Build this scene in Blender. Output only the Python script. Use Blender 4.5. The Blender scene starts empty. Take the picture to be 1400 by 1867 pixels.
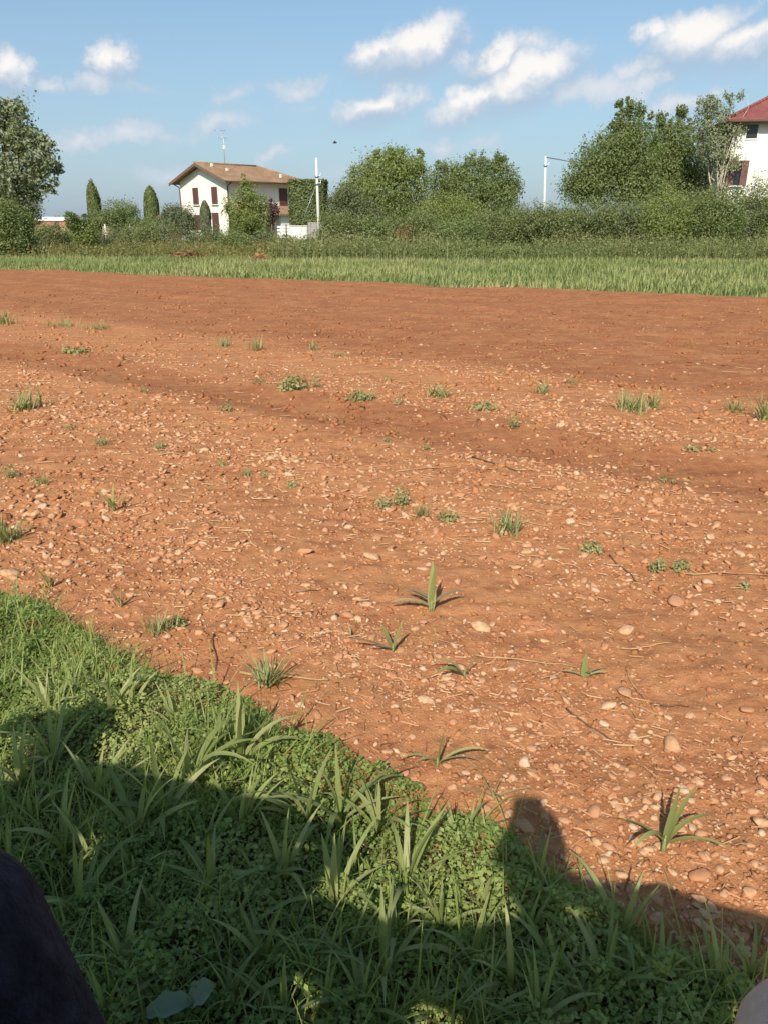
import bpy, bmesh, math, random
import numpy as np
from mathutils import Vector, Matrix

# ------------------------------------------------------------------ camera, sky, sun, exposure
SC = bpy.context.scene
COL = SC.collection
R = math.radians
F_PX, CX, CY, PITCH, H = 1400.0, 700.0, 933.5, R(20.7), 1.4
cam_d = bpy.data.cameras.new('camera')
cam_d.sensor_fit = 'VERTICAL'; cam_d.sensor_height = 36.0
cam_d.lens = 36.0 * F_PX / 1867.0
cam_d.clip_start = 0.02; cam_d.clip_end = 6000
cam = bpy.data.objects.new('camera', cam_d); COL.objects.link(cam)
cam.location = (0, 0, H); cam.rotation_euler = (R(90) - PITCH, 0, 0)
SC.camera = cam

SUN_EL, SUN_AZ = R(40.6), R(13.3)            # light travels towards +y, 13 degrees to the right
EXPOSURE = 0.42
SC.view_settings.view_transform = 'Standard'; SC.view_settings.look = 'None'
SC.view_settings.gamma = 1; SC.view_settings.exposure = EXPOSURE
SC.view_settings.use_curve_mapping = False
SC.cycles.max_bounces = 4; SC.cycles.diffuse_bounces = 3; SC.cycles.transmission_bounces = 3; SC.cycles.transparent_max_bounces = 8
SC.cycles.use_denoising = True

SUND = Vector((math.sin(SUN_AZ) * math.cos(SUN_EL), math.cos(SUN_AZ) * math.cos(SUN_EL), -math.sin(SUN_EL)))
sun_d = bpy.data.lights.new('sun', 'SUN'); sun_d.energy = 4.5; sun_d.angle = R(0.55); sun_d.color = (1, 0.93, 0.82)
sun = bpy.data.objects.new('sun', sun_d); COL.objects.link(sun); sun.location = (-20, -60, 60)
sun.rotation_euler = SUND.to_track_quat('-Z', 'Y').to_euler()

def pix_dir(x, y):
    a = (x - CX) / F_PX; b = (CY - y) / F_PX
    return np.array([a, math.cos(PITCH) + b * math.sin(PITCH), -math.sin(PITCH) + b * math.cos(PITCH)])
def gp(x, y, z=0.0):                          # pixel -> point on the ground plane
    d = pix_dir(x, y); t = (z - H) / d[2]
    return d[0] * t, d[1] * t
def at(x, y, Y):                              # pixel -> point at distance Y along the view
    d = pix_dir(x, y); t = Y / d[1]
    return Vector((d[0] * t, Y, H + d[2] * t))

def build_world():
    w = bpy.data.worlds.new('World'); SC.world = w; w.use_nodes = True
    nt = w.node_tree; N = nt.nodes; L = nt.links; N.clear()
    def nd(t, **k):
        n = N.new(t)
        for a, b in k.items(): setattr(n, a, b)
        return n
    def M(op, a, b=None, c=None, clamp=False):
        n = nd('ShaderNodeMath', operation=op, use_clamp=clamp)
        for i, v in enumerate((a, b, c)):
            if v is None: continue
            if isinstance(v, (int, float)): n.inputs[i].default_value = v
            else: L.new(v, n.inputs[i])
        return n.outputs[0]
    out = nd('ShaderNodeOutputWorld'); bg = nd('ShaderNodeBackground'); bg.inputs[1].default_value = 0.091
    sky = nd('ShaderNodeTexSky', sky_type='NISHITA', sun_disc=False)
    sky.sun_elevation = SUN_EL; sky.sun_rotation = R(180) + SUN_AZ
    sky.altitude = 100; sky.air_density = 1.0; sky.dust_density = 1.6; sky.ozone_density = 2.0
    tc = nd('ShaderNodeTexCoord'); sp = nd('ShaderNodeSeparateXYZ'); L.new(tc.outputs['Generated'], sp.inputs[0])
    az = M('ARCTAN2', sp.outputs[0], sp.outputs[1]); el = M('ARCSINE', sp.outputs[2])
    def coords(dx, dy):
        cb = nd('ShaderNodeCombineXYZ')
        L.new(M('ADD', az, dx), cb.inputs[0]); L.new(M('ADD', el, dy), cb.inputs[1]); return cb.outputs[0]
    base = coords(0, 0)
    # billowing distortion of the cloud outlines
    def distorted(src):
        n1 = nd('ShaderNodeTexNoise'); n1.inputs['Scale'].default_value = 22; n1.inputs['Detail'].default_value = 7
        n1.inputs['Roughness'].default_value = 0.62
        L.new(src, n1.inputs['Vector'])
        s = nd('ShaderNodeVectorMath', operation='SUBTRACT'); L.new(n1.outputs['Color'], s.inputs[0]); s.inputs[1].default_value = (.5, .5, .5)
        k = nd('ShaderNodeVectorMath', operation='MULTIPLY'); L.new(s.outputs[0], k.inputs[0]); k.inputs[1].default_value = (.10, .05, 0)
        a = nd('ShaderNodeVectorMath', operation='ADD'); L.new(src, a.inputs[0]); L.new(k.outputs[0], a.inputs[1])
        return a.outputs[0]
    # (x, y, half length, half height in photo pixels, tilt degrees, density)
    puffs = [(765, 72, 88, 34, 20, 1.15), (690, 100, 58, 22, 12, .9), (905, 95, 76, 24, 17, 1.0), (985, 78, 40, 20, 5, .45),
             (960, 135, 100, 32, 18, 1.1), (855, 180, 78, 24, 20, .9), (1095, 162, 85, 22, 6, .75), (1140, 130, 48, 17, 6, .7),
             (1170, 158, 36, 19, 0, .7), (690, 188, 74, 22, 12, .9), (760, 170, 46, 15, 12, .45),
             (1265, 58, 84, 33, 16, 1.1), (1360, 78, 80, 26, 8, .9), (1185, 62, 34, 22, 20, .75), (1235, 188, 48, 17, 5, .7), (1300, 165, 34, 15, 5, .5),
             (197, 104, 46, 24, 14, 1.0), (8, 122, 46, 26, 10, 1.0), (92, 147, 34, 13, 8, .6), (172, 152, 44, 17, 10, .6), (250, 160, 60, 13, 0, .25),
             (545, 156, 66, 17, 10, .6), (425, 172, 42, 14, 12, .42), (395, 220, 66, 17, 10, .55), (560, 190, 60, 15, 0, .25),
             (150, 258, 52, 22, 4, .62), (230, 246, 64, 22, 10, .66), (300, 250, 60, 16, 4, .38), (512, 280, 48, 14, 12, .5), (298, 318, 60, 20, 6, .42),
             (800, 268, 48, 18, 4, .5), (880, 262, 46, 14, 4, .35), (365, 245, 40, 14, 0, .3), (610, 320, 60, 16, 4, .25),
             (1560, 60, 110, 34, 12, 1.0), (1640, 170, 90, 26, 8, .7), (1850, 110, 130, 36, 12, 1.0), (-180, 90, 110, 32, 12, 1.0),
             (-330, 190, 100, 26, 8, .7), (-560, 110, 130, 36, 12, 1.0), (300, -160, 120, 40, 14, 1.1), (900, -230, 150, 46, 14, 1.1), (1400, -180, 120, 40, 10, 1.0)]
    def field(src, shift=0.0, grow=1.0, sel=puffs):
        acc = None
        for (x, y, rx, ry, tilt, dn) in sel:
            d = pix_dir(x, y); d = d / np.linalg.norm(d)
            a0 = math.atan2(d[0], d[1]); e0 = math.asin(d[2])
            k = math.cos(math.atan((CY - y) / F_PX)) ** 1.6 / F_PX
            mp = nd('ShaderNodeMapping', vector_type='TEXTURE')
            mp.inputs['Location'].default_value = (a0, e0 + shift * ry * k, 0)
            mp.inputs['Rotation'].default_value = (0, 0, R(tilt))
            mp.inputs['Scale'].default_value = (rx * k * 1.5 * grow, ry * k * 1.6 * grow, 1)
            L.new(src, mp.inputs['Vector'])
            ln = nd('ShaderNodeVectorMath', operation='LENGTH'); L.new(mp.outputs[0], ln.inputs[0])
            v = M('MULTIPLY', M('SUBTRACT', 1.0, ln.outputs['Value'], clamp=True), dn if dn >= .9 else dn * 1.2)
            acc = v if acc is None else M('MAXIMUM', acc, v)
        return acc
    dist = distorted(base)
    dens = field(dist)
    nz = nd('ShaderNodeTexNoise'); nz.inputs['Scale'].default_value = 60; nz.inputs['Detail'].default_value = 6; L.new(base, nz.inputs['Vector'])
    dn2 = M('ADD', dens, M('MULTIPLY', M('SUBTRACT', nz.outputs[0], .5), .22))
    a1 = nd('ShaderNodeMapRange', interpolation_type='SMOOTHSTEP'); L.new(dn2, a1.inputs[0]); a1.inputs[1].default_value = .12; a1.inputs[2].default_value = .85
    a2 = nd('ShaderNodeMapRange', interpolation_type='SMOOTHSTEP'); L.new(dens, a2.inputs[0]); a2.inputs[1].default_value = .0; a2.inputs[2].default_value = .5; a2.inputs[4].default_value = .5
    # a whitish summer haze towards the horizon, all the way round
    hz = nd('ShaderNodeMapRange', interpolation_type='SMOOTHSTEP'); L.new(el, hz.inputs[0])
    hz.inputs[1].default_value = R(26); hz.inputs[2].default_value = R(-2); hz.inputs[3].default_value = 0; hz.inputs[4].default_value = .62
    def mix(f, a, b):
        m = nd('ShaderNodeMix', data_type='RGBA'); L.new(f, m.inputs['Factor'])
        for v, s in ((a, 'A'), (b, 'B')):
            sock = [q for q in m.inputs if q.name == s and q.type == 'RGBA'][0]
            if isinstance(v, tuple): sock.default_value = (*v, 1)
            else: L.new(v, sock)
        return [q for q in m.outputs if q.type == 'RGBA'][0]
    tint = nd('ShaderNodeMix', data_type='RGBA', blend_type='MULTIPLY'); tint.inputs['Factor'].default_value = 1
    ta = [q for q in tint.inputs if q.type == 'RGBA']; L.new(sky.outputs[0], ta[0]); ta[1].default_value = (.90, 1.14, 1.13, 1)
    c = mix(hz.outputs[0], [q for q in tint.outputs if q.type == 'RGBA'][0], (3.75, 4.45, 5.8))
    under = field(base, -.9, 1.3, [p for p in puffs if p[5] >= .9])       # thin blue-grey shade below the larger clouds
    a4 = nd('ShaderNodeMapRange', interpolation_type='SMOOTHSTEP'); L.new(under, a4.inputs[0]); a4.inputs[1].default_value = .05; a4.inputs[2].default_value = .85; a4.inputs[4].default_value = .55
    c = mix(a4.outputs[0], c, (3.6, 4.4, 5.5))
    c = mix(a2.outputs[0], c, (4.6, 5.2, 6.0))
    lit = field(dist, .85, 1.15, [p for p in puffs if p[5] >= .9])       # sunlit upper side of the larger clouds
    a3 = nd('ShaderNodeMapRange', interpolation_type='SMOOTHSTEP'); L.new(lit, a3.inputs[0]); a3.inputs[1].default_value = .0; a3.inputs[2].default_value = .5
    c = mix(a1.outputs[0], c, mix(a3.outputs[0], (5.9, 6.3, 6.9), (8.0, 7.8, 7.6)))
    L.new(c, bg.inputs[0]); L.new(bg.outputs[0], out.inputs[0])
build_world()

# ------------------------------------------------------------------ helpers
rng = np.random.default_rng(11); random.seed(5)

def link(o, parent=None):
    COL.objects.link(o)
    if parent is not None: o.parent = parent
    return o
def tag(o, label, cat, group=None, kind=None):
    o['label'] = label; o['category'] = cat
    if group: o['group'] = group
    if kind: o['kind'] = kind
    return o
def thing(name, label, cat, loc=(0, 0, 0), rz=0.0, group=None):
    o = bpy.data.objects.new(name, None); o.empty_display_size = .05
    o.location = loc; o.rotation_euler = (0, 0, rz); link(o)
    return tag(o, label, cat, group)
def np_mesh(name, V, Fc, mat, rnd=None, smooth=False):
    """V (n,3); Fc (m,k) or list of such arrays"""
    me = bpy.data.meshes.new(name)
    Fl = Fc if isinstance(Fc, list) else [Fc]
    V = np.asarray(V, dtype=np.float32)
    idx = np.concatenate([f.ravel() for f in Fl]).astype(np.int32)
    tot = np.concatenate([np.full(len(f), f.shape[1]) for f in Fl]).astype(np.int32)
    st = np.concatenate([[0], np.cumsum(tot)[:-1]]).astype(np.int32)
    me.vertices.add(len(V)); me.vertices.foreach_set('co', V.ravel())
    me.loops.add(len(idx)); me.loops.foreach_set('vertex_index', idx)
    me.polygons.add(len(tot)); me.polygons.foreach_set('loop_start', st); me.polygons.foreach_set('loop_total', tot)
    if smooth: me.polygons.foreach_set('use_smooth', np.ones(len(tot), dtype=bool))
    me.update(calc_edges=True)
    if rnd is not None:
        a = me.attributes.new('rnd', 'FLOAT', 'FACE'); a.data.foreach_set('value', np.asarray(rnd, dtype=np.float32))
    if mat: me.materials.append(mat)
    return me
def np_obj(name, V, Fc, mat, parent=None, rnd=None, smooth=False):
    return link(bpy.data.objects.new(name, np_mesh(name, V, Fc, mat, rnd, smooth)), parent)
def bm_obj(name, bm, mat, parent=None, smooth=False):
    me = bpy.data.meshes.new(name); bmesh.ops.recalc_face_normals(bm, faces=bm.faces); bm.to_mesh(me); bm.free()
    if smooth:
        for p in me.polygons: p.use_smooth = True
    me.materials.append(mat)
    return link(bpy.data.objects.new(name, me), parent)
def box(bm, c, s, rz=0.0, bev=0.0):
    r = bmesh.ops.create_cube(bm, size=1)
    vs = r['verts']
    m = Matrix.Translation(c) @ Matrix.Rotation(rz, 4, 'Z') @ Matrix.Diagonal((*s, 1))
    bmesh.ops.transform(bm, matrix=m, verts=vs)
    if bev:
        es = list({e for v in vs for e in v.link_edges})
        bmesh.ops.bevel(bm, geom=es, offset=bev, segments=2, affect='EDGES')
def one_box(name, c, s, mat, parent, rz=0.0, bev=0.0):
    bm = bmesh.new(); box(bm, c, s, rz, bev); return bm_obj(name, bm, mat, parent)
def tube_arrays(pts, rad, sides=8):
    pts = [Vector(p) for p in pts]; V = []; Fq = []
    up = Vector((0.13, 0.29, 0.95)).normalized()
    for i, p in enumerate(pts):
        t = (pts[min(i + 1, len(pts) - 1)] - pts[max(i - 1, 0)])
        t = t.normalized() if t.length > 1e-9 else Vector((0, 0, 1))
        a = t.cross(up if abs(t.dot(up)) < .95 else Vector((1, 0, 0))).normalized(); b = t.cross(a)
        for k in range(sides):
            th = 2 * math.pi * k / sides
            V.append(p + (a * math.cos(th) + b * math.sin(th)) * rad[i])
    n = len(pts)
    for i in range(n - 1):
        for k in range(sides):
            k2 = (k + 1) % sides
            Fq.append((i * sides + k, i * sides + k2, (i + 1) * sides + k2, (i + 1) * sides + k))
    V = [tuple(v) for v in V]
    V.append(tuple(pts[0])); V.append(tuple(pts[-1])); c0, c1 = len(V) - 2, len(V) - 1
    Ft = []
    for k in range(sides):
        k2 = (k + 1) % sides
        Ft.append((c0, k2, k)); Ft.append((c1, (n - 1) * sides + k, (n - 1) * sides + k2))
    return np.array(V), np.array(Fq), np.array(Ft)
def tubes_obj(name, chains, mat, parent=None, sides=8):
    Vs, Q, T = [], [], []; o = 0
    for pts, rad in chains:
        v, q, t = tube_arrays(pts, rad, sides); Vs.append(v); Q.append(q + o); T.append(t + o); o += len(v)
    return np_obj(name, np.concatenate(Vs), [np.concatenate(Q), np.concatenate(T)], mat, parent, smooth=True)

_lat = np.random.default_rng(77).random((256, 256))
def vnoise(x, y):
    x = np.asarray(x, float); y = np.asarray(y, float)
    xi = np.floor(x).astype(int); yi = np.floor(y).astype(int); fx = x - xi; fy = y - yi
    fx = fx * fx * (3 - 2 * fx); fy = fy * fy * (3 - 2 * fy)
    a = _lat[xi & 255, yi & 255]; b = _lat[(xi + 1) & 255, yi & 255]; c = _lat[xi & 255, (yi + 1) & 255]; d = _lat[(xi + 1) & 255, (yi + 1) & 255]
    return (a * (1 - fx) + b * fx) * (1 - fy) + (c * (1 - fx) + d * fx) * fy - .5
def fbm(x, y, o=4, g=.5):
    s = 0; a = 1; f = 1
    for i in range(o): s = s + a * vnoise(x * f + 17.3 * i, y * f + 9.1 * i); a *= g; f *= 2.03
    return s

# row coordinates of the field: S grows away from the verge, T runs along the rows
NS = np.array([.596, .803]); TS = np.array([.803, -.596])
def S_of(x, y): return np.asarray(x) * NS[0] + np.asarray(y) * NS[1]
def T_of(x, y): return np.asarray(x) * TS[0] + np.asarray(y) * TS[1]
EDGE = 1.33
def far_edge(x): return 19.2 - .497 * np.asarray(x)          # y of the far field edge
def bands(s):
    """0..1 amount of bare tilled dark soil"""
    def st(a, b, v): t = np.clip((v - a) / (b - a), 0, 1); return t * t * (3 - 2 * t)
    return np.clip(st(4.1, 4.4, s) * (1 - st(4.85, 5.2, s)) + st(6.4, 7.4, s), 0, 1)
def hz(x, y):
    x = np.asarray(x, float); y = np.asarray(y, float)
    s = S_of(x, y); t = T_of(x, y)
    r = np.hypot(x, y)
    h = .022 * fbm(s * 1.7, t * .8, 3) + .014 * fbm(x * 9, y * 9, 3) * np.clip(1.3 - r / 14, .35, 1)
    h = h + .011 * fbm(x * 30, y * 30, 3) * np.clip(1 - r / 7, 0, 1)
    h = h - .022 * np.exp(-((s - 4.55) / .28) ** 2) + .014 * np.exp(-((s - 5.05) / .22) ** 2) + .01 * np.exp(-((s - 4.05) / .2) ** 2)
    h = h + .012 * np.sin(s * 4.2 + 2.5 * fbm(t * .3, s * .4, 2)) * np.clip((s - 6.8) / 1.5, 0, 1)
    h = h + .03 * fbm(s * 5, t * 1.1, 3) * np.clip((s - 6.0) / 3, 0, 1)
    return h

# ------------------------------------------------------------------ materials
def mk(name):
    m = bpy.data.materials.new(name); m.use_nodes = True; nt = m.node_tree
    return m, nt, nt.nodes['Principled BSDF']
def ramp(nt, pts):
    r = nt.nodes.new('ShaderNodeValToRGB'); e = r.color_ramp.elements
    while len(e) < len(pts): e.new(.5)
    for i, (p, c) in enumerate(pts): e[i].position = p; e[i].color = (*c, 1)
    return r
def noise_node(nt, scale, detail=4, vec=None, rough=.55):
    n = nt.nodes.new('ShaderNodeTexNoise'); n.inputs['Scale'].default_value = scale; n.inputs['Detail'].default_value = detail
    n.inputs['Roughness'].default_value = rough
    if vec is not None: nt.links.new(vec, n.inputs['Vector'])
    return n
def simple(name, c, rough=.8, var=.25, scale=8, bump=.0, bscale=60, spec=.3, metal=0.0):
    m, nt, p = mk(name); L = nt.links
    tc = nt.nodes.new('ShaderNodeTexCoord')
    n = noise_node(nt, scale, 6, tc.outputs['Object'])
    lo = tuple(v * (1 - var) for v in c); hi = tuple(min(1, v * (1 + var)) for v in c)
    r = ramp(nt, [(.3, lo), (.7, hi)]); L.new(n.outputs[0], r.inputs[0]); L.new(r.outputs[0], p.inputs['Base Color'])
    p.inputs['Roughness'].default_value = rough; p.inputs['Specular IOR Level'].default_value = spec; p.inputs['Metallic'].default_value = metal
    if bump:
        b = nt.nodes.new('ShaderNodeBump'); b.inputs['Strength'].default_value = bump; b.inputs['Distance'].default_value = .02
        n2 = noise_node(nt, bscale, 5, tc.outputs['Object']); L.new(n2.outputs[0], b.inputs['Height']); L.new(b.outputs[0], p.inputs['Normal'])
    return m
def leafmat(name, cols, trans=.35, rough=.55, spec=.35):
    """cols: ramp over the per-leaf random number"""
    m, nt, p = mk(name); L = nt.links
    a = nt.nodes.new('ShaderNodeAttribute'); a.attribute_name = 'rnd'
    r = ramp(nt, [(i / (len(cols) - 1), c) for i, c in enumerate(cols)]); L.new(a.outputs['Fac'], r.inputs[0])
    L.new(r.outputs[0], p.inputs['Base Color']); p.inputs['Roughness'].default_value = rough; p.inputs['Specular IOR Level'].default_value = spec
    t = nt.nodes.new('ShaderNodeBsdfTranslucent')
    mul = nt.nodes.new('ShaderNodeMix'); mul.data_type = 'RGBA'; mul.blend_type = 'MULTIPLY'; mul.inputs['Factor'].default_value = 1
    q = [s for s in mul.inputs if s.type == 'RGBA']; L.new(r.outputs[0], q[0]); q[1].default_value = (1.35, 1.3, .55, 1)
    L.new([s for s in mul.outputs if s.type == 'RGBA'][0], t.inputs[0])
    mx = nt.nodes.new('ShaderNodeMixShader'); mx.inputs[0].default_value = trans
    L.new(p.outputs[0], mx.inputs[1]); L.new(t.outputs[0], mx.inputs[2])
    L.new(mx.outputs[0], nt.nodes['Material Output'].inputs[0])
    return m
def soilmat():
    m, nt, p = mk('red_soil'); L = nt.links
    tc = nt.nodes.new('ShaderNodeTexCoord'); obj = tc.outputs['Object']
    a = nt.nodes.new('ShaderNodeAttribute'); a.attribute_name = 'till'
    big = noise_node(nt, 1.3, 5, obj); mid = noise_node(nt, 14, 7, obj, .65); fine = noise_node(nt, 110, 5, obj, .7)
    dry = ramp(nt, [(.26, (.31, .125, .052)), (.5, (.435, .182, .078)), (.74, (.53, .255, .122))]); L.new(mid.outputs[0], dry.inputs[0])
    moist = ramp(nt, [(.25, (.215, .078, .033)), (.55, (.30, .115, .049)), (.8, (.375, .160, .073))]); L.new(mid.outputs[0], moist.inputs[0])
    def mixc(f, x, y):
        mm = nt.nodes.new('ShaderNodeMix'); mm.data_type = 'RGBA'
        q = [s for s in mm.inputs if s.type == 'RGBA']; L.new(f, mm.inputs['Factor']); L.new(x, q[0])
        if isinstance(y, tuple): q[1].default_value = (*y, 1)
        else: L.new(y, q[1])
        return [s for s in mm.outputs if s.type == 'RGBA'][0]
    add = nt.nodes.new('ShaderNodeMath'); add.operation = 'MULTIPLY_ADD'; add.use_clamp = True
    bs = nt.nodes.new('ShaderNodeMath'); bs.operation = 'SUBTRACT'; L.new(big.outputs[0], bs.inputs[0]); bs.inputs[1].default_value = .5
    L.new(bs.outputs[0], add.inputs[0]); add.inputs[1].default_value = .9; L.new(a.outputs['Fac'], add.inputs[2])
    c = mixc(add.outputs[0], dry.outputs[0], moist.outputs[0])
    mp = nt.nodes.new('ShaderNodeMapping'); mp.inputs['Rotation'].default_value = (0, 0, R(36.6)); mp.inputs['Scale'].default_value = (.55, 5.5, 1); L.new(obj, mp.inputs['Vector'])
    rw = noise_node(nt, 1.6, 8, mp.outputs[0], .7); rr_ = ramp(nt, [(.32, (.76, .74, .72)), (.5, (1, 1, 1)), (.68, (1.16, 1.18, 1.2))]); L.new(rw.outputs[0], rr_.inputs[0])
    mr_ = nt.nodes.new('ShaderNodeMix'); mr_.data_type = 'RGBA'; mr_.blend_type = 'MULTIPLY'; mr_.inputs['Factor'].default_value = 1; qq = [v_ for v_ in mr_.inputs if v_.type == 'RGBA']; L.new(c, qq[0]); L.new(rr_.outputs[0], qq[1])
    c = [v_ for v_ in mr_.outputs if v_.type == 'RGBA'][0]        # harrowed streaks along the rows
    och = noise_node(nt, 3.2, 5, obj, .6); om = nt.nodes.new('ShaderNodeMapRange'); L.new(och.outputs[0], om.inputs[0]); om.inputs[1].default_value = .48; om.inputs[2].default_value = .72; om.inputs[4].default_value = .45
    c = mixc(om.outputs[0], c, (.43, .225, .088))           # ochre patches in the earth
    # pale grit too small to model
    v = nt.nodes.new('ShaderNodeTexVoronoi'); v.inputs['Scale'].default_value = 95; L.new(obj, v.inputs['Vector'])
    gr = nt.nodes.new('ShaderNodeMapRange'); L.new(v.outputs['Distance'], gr.inputs[0]); gr.inputs[1].default_value = .30; gr.inputs[2].default_value = .18
    sel = nt.nodes.new('ShaderNodeMath'); sel.operation = 'GREATER_THAN'; sel.inputs[1].default_value = .80
    sc = nt.nodes.new('ShaderNodeSeparateColor'); L.new(v.outputs['Color'], sc.inputs[0]); L.new(sc.outputs[0], sel.inputs[0])
    mu = nt.nodes.new('ShaderNodeMath'); mu.operation = 'MULTIPLY'; L.new(gr.outputs[0], mu.inputs[0]); L.new(sel.outputs[0], mu.inputs[1])
    c = mixc(mu.outputs[0], c, (.52, .33, .20))
    L.new(c, p.inputs['Base Color']); p.inputs['Roughness'].default_value = .95; p.inputs['Specular IOR Level'].default_value = .15
    b = nt.nodes.new('ShaderNodeBump'); b.inputs['Strength'].default_value = .9; b.inputs['Distance'].default_value = .02
    b2 = nt.nodes.new('ShaderNodeBump'); b2.inputs['Strength'].default_value = .8; b2.inputs['Distance'].default_value = .006
    L.new(mid.outputs[0], b.inputs['Height']); L.new(fine.outputs[0], b2.inputs['Height']); L.new(b.outputs[0], b2.inputs['Normal']); L.new(b2.outputs[0], p.inputs['Normal'])
    return m
def stonemat():
    m, nt, p = mk('pebble'); L = nt.links
    a = nt.nodes.new('ShaderNodeAttribute'); a.attribute_name = 'rnd'
    oi = nt.nodes.new('ShaderNodeObjectInfo')
    ad = nt.nodes.new('ShaderNodeMath'); ad.operation = 'ADD'; L.new(a.outputs['Fac'], ad.inputs[0]); L.new(oi.outputs['Random'], ad.inputs[1])
    fr = nt.nodes.new('ShaderNodeMath'); fr.operation = 'FRACT'; L.new(ad.outputs[0], fr.inputs[0])
    r = ramp(nt, [(0, (.40, .18, .09)), (.35, (.47, .24, .125)), (.65, (.54, .315, .17)), (.85, (.59, .38, .22)), (.96, (.52, .39, .27)), (1, (.64, .48, .32))]); L.new(fr.outputs[0], r.inputs[0])
    tc = nt.nodes.new('ShaderNodeTexCoord'); geo = nt.nodes.new('ShaderNodeNewGeometry')
    n = noise_node(nt, 70, 6, geo.outputs['Position'])
    mm = nt.nodes.new('ShaderNodeMix'); mm.data_type = 'RGBA'; q = [s for s in mm.inputs if s.type == 'RGBA']
    mr = nt.nodes.new('ShaderNodeMapRange'); L.new(n.outputs[0], mr.inputs[0]); mr.inputs[1].default_value = .36; mr.inputs[2].default_value = .66; mr.inputs[4].default_value = .85
    L.new(mr.outputs[0], mm.inputs['Factor']); L.new(r.outputs[0], q[0]); q[1].default_value = (.40, .19, .095, 1)
    L.new([s for s in mm.outputs if s.type == 'RGBA'][0], p.inputs['Base Color']); p.inputs['Roughness'].default_value = .85; p.inputs['Specular IOR Level'].default_value = .25
    b = nt.nodes.new('ShaderNodeBump'); b.inputs['Strength'].default_value = .5; b.inputs['Distance'].default_value = .004; L.new(n.outputs[0], b.inputs['Height']); L.new(b.outputs[0], p.inputs['Normal'])
    return m

MT = {}
MT['soil'] = soilmat(); MT['stone'] = stonemat()
MT['meadow'] = simple('meadow_earth', (.10, .115, .045), .95, .45, 1.2, .6, 20)
MT['verge_soil'] = simple('verge_soil', (.085, .06, .032), .95, .4, 12, .6, 60)
MT['stubble'] = simple('stubble', (.42, .30, .13), .95, .25, .4)
MT['cover'] = leafmat('clover', [(.165, .23, .055), (.225, .295, .075), (.29, .35, .10), (.37, .40, .15)], .36, .65)
MT['blade'] = leafmat('grass_blade', [(.20, .24, .075), (.26, .30, .10), (.32, .345, .13), (.40, .40, .19)], .4, .6)
MT['fine'] = leafmat('fine_grass', [(.18, .24, .06), (.25, .31, .085), (.33, .37, .12), (.50, .45, .22)], .42)
MT['strip'] = leafmat('field_grass', [(.205, .245, .085), (.26, .295, .105), (.32, .335, .135), (.42, .37, .18)], .35)
MT['weeds'] = leafmat('tall_weeds', [(.135, .165, .055), (.17, .20, .07), (.21, .23, .085), (.26, .24, .11)], .3)
MT['dryweed'] = leafmat('yellow_weeds', [(.12, .13, .04), (.17, .175, .055), (.23, .20, .07), (.30, .22, .09)], .3)
MT['maize'] = leafmat('maize_leaf', [(.24, .27, .095), (.31, .335, .125), (.39, .40, .17)], .42, .6)
MT['weed'] = leafmat('field_weed', [(.23, .245, .10), (.30, .31, .13), (.40, .38, .18)], .34, .7)
MT['greyleaf'] = leafmat('grey_leaf', [(.20, .25, .15), (.24, .29, .18)], .25, .6)
MT['withered'] = leafmat('withered_leaf', [(.20, .14, .075), (.27, .20, .11), (.30, .26, .13)], .2, .7)
MT['straw'] = leafmat('straw', [(.40, .19, .09), (.46, .25, .125), (.52, .33, .18), (.26, .12, .06)], .1, .8)
MT['stalk'] = simple('dry_stalk', (.40, .24, .12), .85, .3, 30)
MT['darkstalk'] = simple('dark_stalk', (.13, .08, .045), .85, .3, 30)
MT['bark'] = simple('bark', (.13, .10, .075), .95, .4, 6, .7, 20)
MT['palebark'] = simple('pale_bark', (.42, .36, .28), .9, .3, 4, .4, 20)
LV = {
 'silver': leafmat('leaf_silver', [(.20, .24, .14), (.25, .285, .175), (.30, .33, .215), (.36, .385, .27)], .4),
 'mid':    leafmat('leaf_mid', [(.16, .205, .078), (.19, .235, .09), (.225, .265, .105), (.26, .29, .12)], .44),
 'light':  leafmat('leaf_light', [(.20, .245, .08), (.235, .28, .092), (.27, .31, .11), (.305, .335, .13)], .46),
 'dark':   leafmat('leaf_dark', [(.135, .16, .085), (.16, .185, .095), (.185, .205, .105), (.205, .22, .115)], .38),
 'olive':  leafmat('leaf_olive', [(.155, .19, .075), (.185, .215, .085), (.215, .24, .10), (.245, .235, .105)], .4),
 'cypress': leafmat('leaf_cypress', [(.115, .145, .052), (.15, .18, .062), (.18, .205, .075)], .32),
 'plum':   leafmat('leaf_plum', [(.08, .05, .047), (.105, .065, .056), (.12, .09, .065)], .2),
 'rust':   leafmat('leaf_rust', [(.22, .11, .05), (.28, .155, .07), (.20, .17, .07)], .25),
}
MT['plaster'] = simple('cream_plaster', (.76, .71, .62), .9, .05, 1.5, .15, 30)
MT['plaster2'] = simple('white_plaster', (.70, .67, .61), .9, .05, 1.5)
MT['shutter'] = simple('brown_shutter', (.10, .045, .038), .7, .15, 3)
MT['shutter2'] = simple('faded_red_shutter', (.15, .075, .062), .7, .2, 3)
MT['dark'] = simple('dark_opening', (.02, .022, .025), .3, .1, 3, spec=.5)
MT['gutter'] = simple('brown_gutter', (.12, .075, .06), .5, .1, 3)
MT['wood'] = simple('eave_wood', (.16, .10, .07), .8, .2, 5)
MT['concrete'] = simple('concrete', (.62, .60, .55), .9, .08, 3)
MT['metal'] = simple('grey_metal', (.45, .46, .48), .4, .1, 3, metal=.6)
MT['white'] = simple('white_paint', (.80, .80, .78), .6, .04, 3)
MT['fencegrey'] = simple('grey_fence', (.30, .28, .26), .8, .15, 4)
MT['brick'] = simple('far_brick', (.34, .16, .11), .9, .15, .8)
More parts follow.
